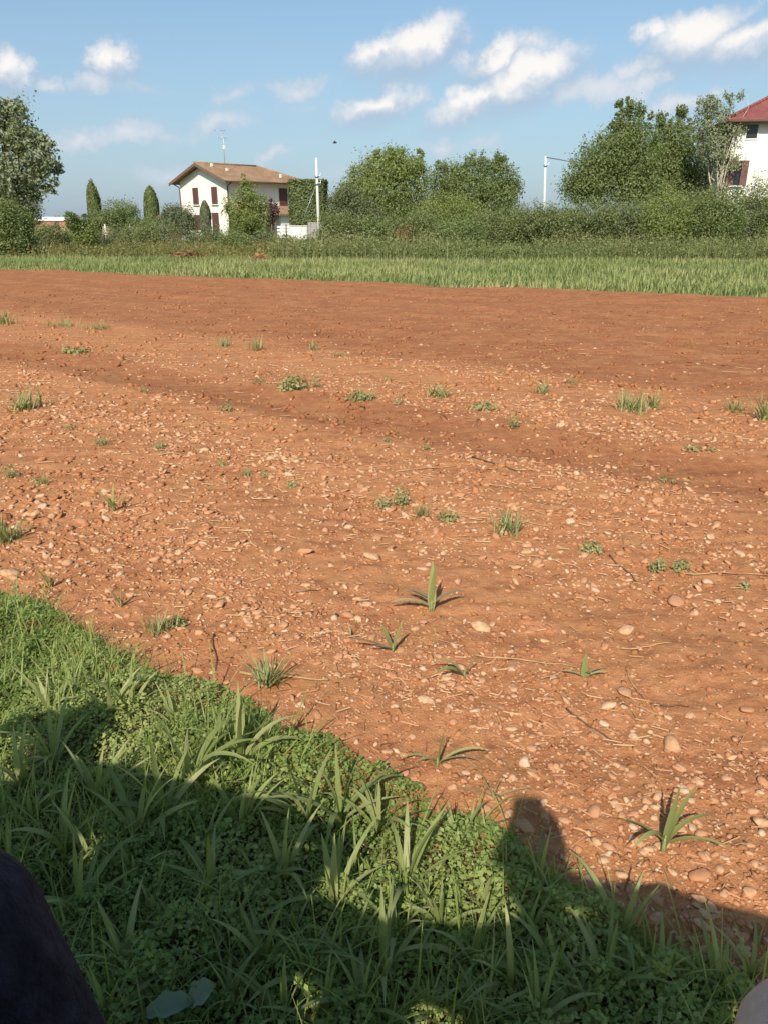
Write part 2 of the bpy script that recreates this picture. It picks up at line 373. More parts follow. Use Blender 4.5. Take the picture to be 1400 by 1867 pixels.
def roofmat(name, c1, c2, c3, scale):
    m, nt, p = mk(name); L = nt.links; tc = nt.nodes.new('ShaderNodeTexCoord')
    n = noise_node(nt, .9, 6, tc.outputs['Object'], .7); n2 = noise_node(nt, 9, 3, tc.outputs['Object'])
    ad = nt.nodes.new('ShaderNodeMath'); ad.operation = 'MULTIPLY_ADD'; L.new(n2.outputs[0], ad.inputs[0]); ad.inputs[1].default_value = .5
    L.new(n.outputs[0], ad.inputs[2]); r = ramp(nt, [(.5, c1), (.75, c2), (1.0, c3)]); L.new(ad.outputs[0], r.inputs[0]); L.new(r.outputs[0], p.inputs['Base Color'])
    w = nt.nodes.new('ShaderNodeTexWave'); w.inputs['Scale'].default_value = scale; w.inputs['Distortion'].default_value = .3; L.new(tc.outputs['Object'], w.inputs['Vector'])
    b = nt.nodes.new('ShaderNodeBump'); b.inputs['Strength'].default_value = .8; b.inputs['Distance'].default_value = .06; L.new(w.outputs['Fac'], b.inputs['Height']); L.new(b.outputs[0], p.inputs['Normal'])
    p.inputs['Roughness'].default_value = .9
    return m
MT['tile'] = roofmat('brown_roof_tile', (.21, .115, .062), (.30, .175, .095), (.41, .275, .155), 1.6)
MT['tilered'] = roofmat('red_roof_tile', (.17, .042, .04), (.22, .06, .055), (.27, .09, .075), 1.6)

# ------------------------------------------------------------------ ground, field, verge
def struct(o): o['kind'] = 'structure'; return o
gx = np.concatenate([-np.geomspace(3000, 3, 26), np.geomspace(3, 3000, 26)])
X, Y = np.meshgrid(gx, gx, indexing='ij'); n = len(gx)
ii = (np.arange(n - 1)[:, None] * n + np.arange(n - 1)[None, :]).ravel()
quads = np.stack([ii, ii + n, ii + n + 1, ii + 1], 1)
struct(np_obj('ground', np.stack([X.ravel(), Y.ravel(), np.full(n * n, -.09)], 1), quads, MT['meadow']))

def polar_sheet(name, mat, az0, az1, na, r0, r1, nr, keep, zoff, zf):
    azs = np.radians(np.linspace(az0, az1, na)); rs = np.geomspace(r0, r1, nr)
    A, Rr = np.meshgrid(azs, rs, indexing='ij'); X = np.sin(A) * Rr; Y = np.cos(A) * Rr
    Z = zf(X, Y) + zoff
    idx = (np.arange(na - 1)[:, None] * nr + np.arange(nr - 1)[None, :]).ravel()
    q = np.stack([idx, idx + nr, idx + nr + 1, idx + 1], 1)
    k = keep(X, Y).ravel(); q = q[k[q].any(axis=1)]
    used = np.unique(q); mp = np.full(na * nr, -1); mp[used] = np.arange(len(used))
    V = np.stack([X.ravel(), Y.ravel(), Z.ravel()], 1)[used]
    o = np_obj(name, V, mp[q], mat, smooth=True)
    return o, V
field, FV = polar_sheet('field', MT['soil'], -82, 82, 560, .75, 75, 620,
    lambda x, y: (S_of(x, y) > EDGE - .10) & (y < far_edge(x) + .3 + .5 * fbm(x * .8, y * .8, 2)), 0, hz)
struct(field)
s = S_of(FV[:, 0], FV[:, 1]); t = T_of(FV[:, 0], FV[:, 1])
till = np.clip(bands(s + .25 * fbm(t * .7, s * .7, 3)) * .72 + .12, 0, 1)
at_ = field.data.attributes.new('till', 'FLOAT', 'POINT'); at_.data.foreach_set('value', till.astype(np.float32))
verge, _ = polar_sheet('verge', MT['verge_soil'], -180, 180, 181, .02, 60, 120,
    lambda x, y: S_of(x, y) < EDGE - .02, -.008, lambda x, y: hz(x, y) * .8)
struct(verge)
fx = np.array([[-170, 95], [-26, 95], [-60, 290], [-300, 290]])
struct(np_obj('stubble_field', np.concatenate([fx, np.full((4, 1), -.085)], 1), np.array([[0, 1, 2, 3]]), MT['stubble']))

# ------------------------------------------------------------------ leaf and blade generators
def rot_frames(n, up_bias=.0, r=rng):
    nrm = r.normal(size=(n, 3)); nrm[:, 2] += up_bias; nrm /= np.linalg.norm(nrm, axis=1)[:, None]
    h = r.normal(size=(n, 3)); a = np.cross(nrm, h); a /= np.linalg.norm(a, axis=1)[:, None]
    return nrm, a, np.cross(nrm, a)
def leaf_quads(C, L, W, nrm, a, b, fold=.18):
    n = len(C); L = np.broadcast_to(L, n)[:, None]; W = np.broadcast_to(W, n)[:, None]
    V = np.empty((n, 4, 3))
    V[:, 0] = C - a * L * .5; V[:, 2] = C + a * L * .5
    V[:, 1] = C + b * W * .5 + nrm * W * fold + a * L * .05; V[:, 3] = C - b * W * .5 + nrm * W * fold + a * L * .05
    return V.reshape(-1, 3), np.arange(n * 4).reshape(n, 4)
def crown_arrays(lobes, n, leaf, r, clump=.16, up=.5, aspect=.55, shell=.45):
    """lobes: (cx,cy,cz,rx,ry,rz)"""
    lobes = np.array(lobes, float)
    wgt = (lobes[:, 3] * lobes[:, 4] * lobes[:, 5]) ** .7; wgt /= wgt.sum()
    per = 26; nc = max(8, n // per)
    li = r.choice(len(lobes), nc, p=wgt); Lb = lobes[li]
    d = r.normal(size=(nc, 3)); d /= np.linalg.norm(d, axis=1)[:, None]
    rad = r.random(nc) ** .55 * (1 - shell) + shell
    rad *= 1 + .16 * r.normal(size=nc)
    cc = Lb[:, :3] + d * Lb[:, 3:] * rad[:, None]
    cs = clump * Lb[:, 3:].mean(axis=1) * (.6 + .9 * r.random(nc))
    C = np.repeat(cc, per, 0) + r.normal(size=(nc * per, 3)) * np.repeat(cs, per)[:, None]
    out = np.repeat(d, per, 0)
    nrm = r.normal(size=(len(C), 3)) + out * .7; nrm[:, 2] += up; nrm /= np.linalg.norm(nrm, axis=1)[:, None]
    a = np.cross(nrm, r.normal(size=(len(C), 3))); a /= np.linalg.norm(a, axis=1)[:, None]; b = np.cross(nrm, a)
    L = leaf * (.6 + .8 * r.random(len(C)))
    V, Q = leaf_quads(C, L, L * aspect, nrm, a, b)
    rn = np.clip(np.repeat(r.random(nc), per) * .6 + .4 * r.random(len(C)), 0, 1)
    keep = np.repeat(C[:, 2] > .03, 4); Qk = Q[C[:, 2] > .03]
    return V, Qk, rn[C[:, 2] > .03]
def px_lobes(pl, Y, depth=1.0):
    out = []
    for q in pl:
        x, y, rx, ry = q[:4]; dy = q[4] if len(q) > 4 else 0
        c = at(x, y, Y + dy); e = at(x + rx, y, Y + dy); u = at(x, y - ry, Y + dy)
        w = abs(e.x - c.x); hh = abs(u.z - c.z)
        out.append((c.x, c.y, c.z, w, min(w, hh * 1.6) * depth, hh))
    return out
def tree(name, label, cat, Y, bx, pl, n, leaf, lv, bark='bark', group=None, trunk=.11, seed=0, clump=.16, aspect=.55, shell=.45, limbs=6, stem_top=None):
    r = np.random.default_rng(1000 + seed)
    base = at(bx, 450, Y); base.z = -.1
    root = thing(name, label, cat, base, 0, group)
    lob = [(x - base.x, y - base.y, z - base.z, a, b, c) for (x, y, z, a, b, c) in px_lobes(pl, Y)]
    V, Q, rn = crown_arrays(lob, int(n * 2.2), leaf * .68, r, clump, aspect=aspect, shell=shell)
    np_obj('crown', V, Q, LV[lv], root, rn)
    top = max(lob, key=lambda q: q[2] + q[5] * .5); tp = Vector((top[0], top[1], top[2] + top[5] * .35))
    low = min(q[2] - q[5] for q in lob)
    fork = max(.25, min(tp.z * .45, max(low + .2, .3)))
    def chain(a, b, r0, r1, k=6, j=.06):
        pts = []; L = (b - a).length
        for i in range(k + 1):
            f = i / k; p = a.lerp(b, f)
            if 0 < i < k: p = p + Vector(r.normal(size=3)) * L * j
            pts.append(p)
        return pts, [r0 + (r1 - r0) * i / k for i in range(k + 1)]
    ch = [chain(Vector((0, 0, 0)), tp, trunk, trunk * .22, 8, .02)]
    for k in range(limbs):
        q = lob[k % len(lob)]
        d = Vector((q[0], q[1], q[2])) + Vector(r.normal(size=3) * np.array(q[3:]) * .45)
        f = .25 + .5 * r.random(); a = ch[0][0][min(7, int(8 * f))].copy()
        if d.z < a.z * .6: d.z = a.z * .8
        ch.append(chain(a, d, trunk * .5, trunk * .08, 5, .05))
    tubes_obj('trunk', ch, MT[bark], root, 7)
    return root

def blade_arrays(P, Hh, W, lean, az, bend, nseg=4, r=rng, gutter=.0):
    """ribbon blades. P (n,3) base; returns V,F(quads)"""
    n = len(P); V = np.empty((n, nseg + 1, 2, 3))
    f = np.linspace(0, 1, nseg + 1)
    dx = np.cos(az); dy = np.sin(az)
    ang0 = lean; px_ = np.zeros(n); pz = np.zeros(n)
    prev_x = np.zeros(n); prev_z = np.zeros(n)
    for i in range(nseg + 1):
        if i > 0:
            a = ang0 + bend * (f[i] ** 1.4)
            prev_x = prev_x + np.sin(a) * Hh / nseg; prev_z = prev_z + np.cos(a) * Hh / nseg
        wv = W * (1 - f[i] ** 1.8) * (.55 + 1.2 * f[i] * (1 - f[i]) + .3 * (f[i] < .7)) * .5 + .0004
        cx = P[:, 0] + dx * prev_x; cy = P[:, 1] + dy * prev_x; cz = P[:, 2] + prev_z
        V[:, i, 0] = np.stack([cx - dy * wv, cy + dx * wv, cz], 1); V[:, i, 1] = np.stack([cx + dy * wv, cy - dx * wv, cz], 1)
    b = np.arange(n)[:, None] * (nseg + 1) * 2 + np.arange(nseg)[None, :] * 2
    Q = np.stack([b, b + 1, b + 3, b + 2], 2).reshape(-1, 4)
    return V.reshape(-1, 3), Q
def stuff(o, label, cat): return tag(o, label, cat, kind='stuff')

# ---- verge: low leafy ground cover, fine grass
def edge_noise(x, y): t = T_of(x, y); return .10 * fbm(t * 2.6, t * 0 + 3.3, 3) + .04 * fbm(t * 11, t * 0 + 8, 2)
def scatter_verge(n, x0, x1, y0, y1, margin=0.0):
    x = rng.uniform(x0, x1, n); y = rng.uniform(y0, y1, n)
    k = S_of(x, y) < EDGE + edge_noise(x, y) + margin
    return x[k], y[k]
def cover_patch(n, box_, size, skip=None):
    x, y = scatter_verge(n, *box_)
    if skip is not None:
        k = ~((x > skip[0]) & (x < skip[1]) & (y > skip[2]) & (y < skip[3])); x = x[k]; y = y[k]
    d = EDGE + edge_noise(x, y) - S_of(x, y)
    ch = np.clip(.042 + .07 * fbm(x * 5, y * 5, 3) + .06 * fbm(x * 19, y * 19, 2), .012, .14) * np.clip(.35 + d / .14, .35, 1.2)
    z = hz(x, y) * .8 + ch * (rng.random(len(x)) ** .5)
    nrm, a, b = rot_frames(len(x), 2.0)
    L = size * (.55 + 1.0 * rng.random(len(x)) ** 1.5 + .35 * fbm(x * 2.5 + 40, y * 2.5, 2))
    V, Q = leaf_quads(np.stack([x, y, z], 1), L, L * (.5 + .35 * rng.random(len(x))), nrm, a, b, .12)
    return V, Q, np.clip(.5 + .8 * fbm(x * 3, y * 3, 3) + .75 * (rng.random(len(x)) - .5), 0, 1)
main_box = (-2.2, 1.3, .6, 3.5)
Vs, Qs, Rs = [], [], []; o_ = 0
for args in ((430000, main_box, .0115), (60000, (-7, 5, -4.5, 8), .035, main_box)):
    v, q, rn = cover_patch(*args); Vs.append(v); Qs.append(q + o_); Rs.append(rn); o_ += len(v)
stuff(np_obj('ground_cover', np.concatenate(Vs), np.concatenate(Qs), MT['cover'], rnd=np.concatenate(Rs)),
      'low mat of small round green leaves along the field edge', 'ground cover')
x, y = scatter_verge(34000, -2.3, 1.4, .6, 3.5, .0); x2, y2 = scatter_verge(9000, -7, 5, -4.5, 8, -.05)
x = np.concatenate([x, x2]); y = np.concatenate([y, y2]); n = len(x)
dens = fbm(x * 2.2, y * 2.2, 3) + .35 * (rng.random(n) - .5); dpt = EDGE - S_of(x, y)
k = dens + np.clip(dpt - .2, -.12, .35) > .02; x = x[k]; y = y[k]; n = len(x)
P = np.stack([x, y, hz(x, y) * .8 - .005], 1)
v, q = blade_arrays(P, .05 + .14 * rng.random(n) ** 1.5, .0018 + .0034 * rng.random(n), .1 + .5 * rng.random(n), rng.uniform(0, 6.28, n), 1.5 * rng.random(n), 4)
stuff(np_obj('fine_grass', v, q, MT['fine'], rnd=np.repeat(np.clip(rng.beta(2, 2.6, n), 0, 1), 4)), 'thin short grass blades growing through the leafy mat', 'grass')

# ---- far grass strip and tall weeds
def strip(n, y0f, y1f, xr):
    x = rng.uniform(*xr, n); f = rng.random(n); y = y0f(x) + (y1f(x) - y0f(x)) * f; return x, y
x, y = strip(130000, lambda x: far_edge(x) + .1, lambda x: np.full_like(x, 34.0), (-32, 30))
k = (np.abs(x) < y * .62 + 2); x = x[k]; y = y[k]; n = len(x)
hh = (.05 + .16 * rng.random(n) + .12 * fbm(x * .6, y * .6, 3)).clip(.03) * np.clip((y - far_edge(x)) / 1.2, .35, 1)
v, q = blade_arrays(np.stack([x, y, np.full(n, -.09)], 1), hh + .09, .018 + .02 * rng.random(n), .05 + .4 * rng.random(n), rng.uniform(0, 6.28, n), .9 * rng.random(n), 2)
stuff(np_obj('meadow_grass', v, q, MT['strip'], rnd=np.repeat(np.clip(.45 + .8 * fbm(x * .35, y * .6, 3) + .5 * (rng.random(n) - .5), 0, 1), 2)),
      'strip of green meadow grass behind the red field', 'grass')
def weed_mass(name, label, n, xr, yr, h0, h1, mat, leafn, seed):
    r = np.random.default_rng(seed)
    x = r.uniform(*xr, n); y = r.uniform(*yr, n); hh = (h0 + (h1 - h0) * r.random(n)) * (1 + 1.0 * fbm(x * .5, y * .5, 4))
    v, q = blade_arrays(np.stack([x, y, np.full(n, -.1)], 1), hh + .1, .02 + .02 * r.random(n), .02 + .25 * r.random(n), r.uniform(0, 6.28, n), .5 * r.random(n), 3)
    rn = np.repeat(r.random(n), 3)
    m = leafn; pick = r.integers(0, n, m); f = r.random(m) ** .7
    C = np.stack([x[pick] + r.normal(size=m) * .09, y[pick] + r.normal(size=m) * .09, hh[pick] * f], 1)
    nrm, a, b = rot_frames(m, .5, r); L = .10 * (.5 + r.random(m)); v2, q2 = leaf_quads(C, L, L * .45, nrm, a, b)
    base = np.clip(.5 + .9 * fbm(C[:, 0] * .5, C[:, 1] * .5, 3) + .5 * (r.random(m) - .5), 0, 1)
    return stuff(np_obj(name, np.concatenate([v, v2]), np.concatenate([q, q2 + len(v)]), mat, rnd=np.concatenate([rn, base])), label, 'weeds')
weed_mass('tall_weeds', 'band of tall green weeds in front of the shrubs on the right', 9000, (-4.5, 26), (31.5, 37), .35, .8, MT['weeds'], 42000, 1)
weed_mass('yellow_weeds', 'rough yellowish weeds below the white house and left trees', 7500, (-25, -1), (33, 46), .2, .5, MT['dryweed'], 26000, 2)
weed_mass('weed_field', 'distant overgrown grass around the white house', 4000, (-60, 45), (46, 90), .2, .45, MT['dryweed'], 9000, 3)

# ------------------------------------------------------------------ field: stones, straw, weeds
ico_v = None
def ico():
    bm = bmesh.new(); bmesh.ops.create_icosphere(bm, subdivisions=1, radius=1)
    v = np.array([tuple(p.co) for p in bm.verts]); f = np.array([[w.index for w in q.verts] for q in bm.faces]); bm.free(); return v, f
ICV, ICF = ico()
def ico2():
    bm = bmesh.new(); bmesh.ops.create_icosphere(bm, subdivisions=2, radius=1)
    v = np.array([tuple(p.co) for p in bm.verts]); f = np.array([[w.index for w in q.verts] for q in bm.faces]); bm.free(); return v, f
IC2V, IC2F = ico2()
def stone_density(x, y):
    s_ = S_of(x, y); t_ = T_of(x, y); w = s_ + .25 * fbm(t_ * .7, s_ * .7, 3)
    b = bands(w)
    d = np.clip(.42 + 1.2 * fbm(s_ * 2.1 + 5, t_ * .55, 3), .10, 1.0)
    d = d * (1 - .90 * b) + .035
    d = d + .35 * np.exp(-((s_ - EDGE - .12) / .22) ** 2) * (.5 + fbm(t_ * 3, s_ * 3, 2)).clip(0)
    return np.where(s_ > EDGE - .02, d, 0) * (y < far_edge(x) - .2)
def scatter_field(n, rmin, rmax, power=1.0, azw=52):
    """uniform-ish in view: density falls with distance"""
    r_ = np.exp(rng.uniform(np.log(rmin), np.log(rmax), n)); a = np.radians(rng.uniform(-azw, azw, n)); x = r_ * np.sin(a); y = r_ * np.cos(a)
    k = rng.random(n) < stone_density(x, y); return x[k], y[k], r_[k]
def pebble_arrays(x, y, sz, flat=.55):
    n = len(x)
    V = ICV[None] * (1 + .22 * rng.normal(size=(n, 12, 1)))
    sc = np.stack([sz * (.8 + .7 * rng.random(n)), sz * (.6 + .4 * rng.random(n)), sz * flat * (.5 + .6 * rng.random(n))], 1)
    V = V * sc[:, None]
    th = rng.uniform(0, 6.28, n); c, s_ = np.cos(th)[:, None], np.sin(th)[:, None]
    ti = rng.normal(size=(n, 1)) * .3; z = V[:, :, 2] + ti * V[:, :, 0]
    X = V[:, :, 0] * c - V[:, :, 1] * s_; Yy = V[:, :, 0] * s_ + V[:, :, 1] * c
    W = np.stack([X + x[:, None], Yy + y[:, None], z + (hz(x, y) + sc[:, 2] * .25)[:, None]], 2)
    return W.reshape(-1, 3), (ICF[None] + (np.arange(n) * 12)[:, None, None]).reshape(-1, 3)
x, y, rr = scatter_field(92000, 1.1, 17)
sz = (.0022 + .0075 * rng.random(len(x)) ** 2.2) * np.clip(rr / 2.6, .75, 2.2)
pv, pf = pebble_arrays(x, y, sz)
stuff(np_obj('gravel', pv, pf, MT['stone'], rnd=np.repeat(rng.random(len(x)), 20)), 'small pale gravel scattered over the red soil', 'gravel')
print('gravel', len(x))

def clod_xy(n, rmin, rmax, azw=52):
    r_ = np.exp(rng.uniform(np.log(rmin), np.log(rmax), n)); a = np.radians(rng.uniform(-azw, azw, n)); x = r_ * np.sin(a); y = r_ * np.cos(a)
    k = (S_of(x, y) > EDGE + .02) & (y < far_edge(x) - .2) & (rng.random(n) < np.clip(.5 + 1.2 * fbm(x * 1.6, y * 1.6, 3), .1, 1)); return x[k], y[k], r_[k]
x, y, rr = clod_xy(60000, 1.15, 20)
pv, pf = pebble_arrays(x, y, (.0025 + .013 * rng.random(len(x)) ** 3.2) * np.clip(rr / 2.6, .75, 2.4), .7)
clods = np_obj('soil_clods', pv, pf, MT['soil']); stuff(clods, 'small crumbly clods of red soil all over the field', 'clods')
cs_ = S_of(pv[:, 0], pv[:, 1]); ca = clods.data.attributes.new('till', 'FLOAT', 'POINT'); ca.data.foreach_set('value', np.clip(bands(cs_) * .85 + .2, 0, 1).astype(np.float32))
stone_protos = []
for i in range(14):
    r = np.random.default_rng(300 + i)
    V = IC2V.copy()
    for k in range(16):                                  # knock flat facets into a rounded lump
        d = r.normal(size=3); d /= np.linalg.norm(d); h_ = .5 + .35 * r.random()
        over = V @ d - h_; V = V - np.outer(np.clip(over, 0, None) * .85, d)
    V = V * np.array([1.25, .75 + .3 * r.random(), .38 + .25 * r.random()])
    me = np_mesh('stone', V, IC2F, MT['stone'], np.full(len(IC2F), r.random() * .3), smooth=(i % 3 != 0))
    stone_protos.append(me)
def put_stone(x, y, size, label, group=None, sink=.25, i=None, rz=None):
    me = stone_protos[random.randrange(14) if i is None else i]
    o = bpy.data.objects.new('stone', me); link(o)
    o.location = (x, y, float(hz(x, y)) + size * .6 * (.5 - sink)); o.scale = (size, size, size)
    o.rotation_euler = (random.gauss(0, .2), random.gauss(0, .2), random.uniform(0, 6.28) if rz is None else rz)
    return tag(o, label, 'stone', group)
# stones that can be picked out: photo pixel, width in px, label
big = [(1232, 1097, 40, 'large flat buff stone lying below the two leafy grey-green weeds'), (1139, 1152, 36, 'pale loaf-shaped stone above a long dry stalk'),
       (1107, 1288, 32, 'bright wedge-shaped pale stone near a dark thin stalk'), (1139, 1264, 38, 'grey-cream stone with grass stuck to its edge'),
       (1224, 1358, 54, 'big rounded orange stone half sunk in bare soil'), (958, 1394, 30, 'pale stone just above the phone shadow'),
       (1361, 1300, 30, 'knobbly yellow stone near the right edge'), (955, 1508, 44, 'large stone lying inside the phone shadow'),
       (327, 1010, 17, 'round yellow stone with a sharp shadow on bare soil'), (1197, 984, 20, 'upright pale stone standing above the leafy weeds'),
       (240, 1088, 26, 'rounded reddish stone beside a thin seedling near the verge'), (175, 1005, 24, 'round brown clod-like stone left of the yellow one'),
       (400, 1108, 28, 'flat buff stone right of the low weed near the verge'), (637, 1125, 30, 'tall buff stone left of the upright maize plant'),
       (1241, 1400, 24, 'greyish stone sunk below the big orange stone'), (875, 1145, 46, 'long pale flaky stone on the soil'),
       (775, 1282, 32, 'oblong pink stone below the drooping maize seedling'), (1275, 1595, 44, 'rounded pale stone by the cracked soil at the right'),
       (680, 1018, 34, 'pinkish stone above the upright maize plant'), (558, 1012, 34, 'flat tan stone in the stony patch'),
       (1020, 780, 24, 'pale stone beside the dark tilled strip'), (1080, 1480, 36, 'pale flat stone right of the phone shadow'), (885, 1478, 30, 'buff oval stone at the verge edge left of the phone shadow'),
       (1110, 1545, 26, 'oval cream stone next to the thumb shadow'), (20, 1045, 44, 'whitish stone slab at the left edge above the verge'), (1385, 1500, 40, 'rounded tan stone at the right edge'),
       (1195, 1675, 38, 'round grey stone inside the shoulder shadow'), (1280, 1690, 34, 'flat pale stone at the rim of the shoulder shadow')]
big_xy = []
def dep(x, y): return y * math.cos(PITCH) + H * math.sin(PITCH)
for (px_, py_, w, lab) in big:
    gx_, gy_ = gp(px_, py_); big_xy.append((gx_, gy_)); put_stone(gx_, gy_, w / F_PX * dep(gx_, gy_) / 2.15, lab, sink=.18)
cand = []
x, y, rr = scatter_field(24000, 1.15, 9)
for i in range(len(x)):
    z_ = (.0065 + .016 * rng.random() ** 2.2) * min(1.6, max(.8, rr[i] / 2.6)); cand.append((z_ / rr[i], x[i], y[i], z_))
cand.sort(key=lambda c: (abs(math.atan2(c[1], c[2])) > .62, -c[0]))      # the largest in view first
for (_, a, b, z_) in cand[:300]:
    put_stone(a, b, z_, 'pale rounded stone lying loose on the red field', 'loose pale stones on the field', sink=.3)
rest = np.array(cand[300:6300])
pv, pf = pebble_arrays(rest[:, 1], rest[:, 2], rest[:, 3] * .8, .6)
stuff(np_obj('pebbles', pv, pf, MT['stone'], rnd=np.repeat(rng.random(len(rest)), 20)), 'many small rounded pebbles spread over the red soil', 'pebbles')

# straw litter
x, y, rr = scatter_field(9500, 1.5, 16); n = len(x)
Ls = (.008 + .035 * rng.random(n) ** 2) * np.clip(rr / 4, .7, 2.2); th = rng.normal(-.55, .7, n); wd = .0009 * np.clip(rr / 2.2, .8, 4)
z0 = hz(x, y) + .006; V = np.empty((n, 4, 3)); dx = np.cos(th) * Ls; dy = np.sin(th) * Ls
for j, (sg, w_) in enumerate(((-1, -1), (1, -1), (1, 1), (-1, 1))):
    X_ = x + sg * dx - np.sin(th) * wd * w_; Y_ = y + sg * dy + np.cos(th) * wd * w_
    V[:, j] = np.stack([X_, Y_, np.maximum(hz(X_, Y_), z0 - .006) + .006 + (w_ > 0) * .003], 1)
stuff(np_obj('straw_litter', V.reshape(-1, 3), np.arange(n * 4).reshape(n, 4), MT['straw'], rnd=rng.random(n)), 'bits of dry straw littered over the red soil', 'straw')
stalks = [((1030, 1297), (1128, 1357), .003, 'dark', 'thin dark stalk lying on the soil below the wedge-shaped stone'), ((1130, 1186), (1222, 1180), .0035, 'pale', 'straight dry stalk lying under the loaf-shaped stone'),
          ((865, 1198), (1050, 1218), .0035, 'pale', 'long dry stalk reaching towards the small maize plant'), ((440, 1232), (600, 1246), .005, 'pale', 'thick pale dry stalk near the verge edge'),
          ((985, 1243), (1050, 1222), .003, 'pale', 'short dry stalk left of the small maize plant'), ((1110, 1015), (1165, 1065), .0035, 'dark', 'dark curved stalk left of the leafy grey-green weeds'),
          ((1185, 1287), (1255, 1290), .003, 'dark', 'wavy dark stalk among small stones'), ((290, 830), (340, 826), .005, 'pale', 'pale stalk under the low weed at left'), ((720, 860), (830, 850), .004, 'pale', 'long straw lying in mid field'),
          ((860, 835), (960, 865), .005, 'dark', 'brown stalk below the dark tilled strip'), ((540, 1083), (580, 1080), .003, 'dark', 'short dark stalk in the stony patch'), ((1240, 1048), (1400, 1052), .004, 'pale', 'long thin stalk at the right edge'),
          ((1140, 1225), (1180, 1290), .0025, 'pale', 'bent dry stem beside the grey-cream stone'), ((840, 940), (1000, 960), .003, 'pale', 'dry stem running right of the small weeds'), ((390, 1160), (395, 1225), .003, 'dark', 'dark stem near the verge edge')]
for (a, b, r_, c, lab) in stalks:
    A = Vector((*gp(*a), 0)); B = Vector((*gp(*b), 0)); pts = []
    side = Vector((-(B - A).y, (B - A).x, 0))
    for i in range(8):
        p = A.lerp(B, i / 7) + side * (.02 * math.sin(i * 1.1 + r_ * 900)); p.z = float(hz(p.x, p.y)) + r_ + .004; pts.append(p)
    tag(tubes_obj('dry_stalk', [(pts, [r_ * (1 - .5 * i / 7) for i in range(8)])], MT['stalk' if c == 'pale' else 'darkstalk'], None, 6), lab, 'stalk')

# blades for maize seedlings and grass tufts, each blade a mesh of its own
def ribbon_mesh(name, L, W, lean, bend, twist, mat, seg=9, seed=0, keel=.22):
    r = random.Random(seed); V = []; p = Vector((0, 0, 0)); rn = r.random()
    for i in range(seg + 1):
        f = i / seg
        if i: a = lean + bend * f ** 1.5; p = p + Vector((math.sin(a), 0, math.cos(a))) * (L / seg)
        a = lean + bend * f ** 1.5
        w = W * .5 * (min(1, .45 + 2.2 * f) * (1 - f ** 2.6)) + .0003
        tw = twist * f; sd = Vector((math.sin(tw) * math.cos(a), math.cos(tw), -math.sin(tw) * math.sin(a))); nm = Vector((math.cos(a), 0, -math.sin(a)))
        V += [p + sd * w + nm * w * keel * -1, p, p - sd * w + nm * w * keel * -1]
    Fq = []
    for i in range(seg):
        b = i * 3; Fq += [(b, b + 1, b + 4, b + 3), (b + 1, b + 2, b + 5, b + 4)]
    return np_mesh(name, np.array([tuple(v) for v in V]), np.array(Fq), mat, np.full(len(Fq), rn), True)
def blade_plant(name, label, cat, px_, py_, hpx, blades, mat='maize', group=None, rz=0.0, stem=True, seed=0, zf=hz, part='leaf'):
    """blades: (length factor, width factor, lean, bend, azimuth)"""
    x_, y_ = gp(px_, py_); z_ = float(zf(x_, y_)) - .004; hm = hpx / F_PX * dep(x_, y_) * 1.12
    root = thing(name, label, cat, (x_, y_, z_), rz, group)
    for i, (lf, wf, ln, bd, azb) in enumerate(blades):
        o = link(bpy.data.objects.new(part, ribbon_mesh(part, hm * lf, hm * wf * (.8 if part == 'leaf' else 1), ln, bd, .5 * math.sin(i * 2.1 + seed), MT['withered' if (part == 'leaf' and ln >= .9 and i >= 2) else mat], seed=seed * 13 + i)), root)
        o.rotation_euler = (0, 0, azb)
        if stem: o.location = (0, 0, hm * .05 * i)
    if stem: tubes_obj('stem', [([(0, 0, -.01), (0, 0, hm * .12), (0, 0, hm * .3)], [hm * .035, hm * .03, hm * .012])], MT['maize_stem'], root, 6)
    return root
MT['maize_stem'] = simple('maize_stem', (.22, .25, .10), .6, .2, 40)
PI = math.pi
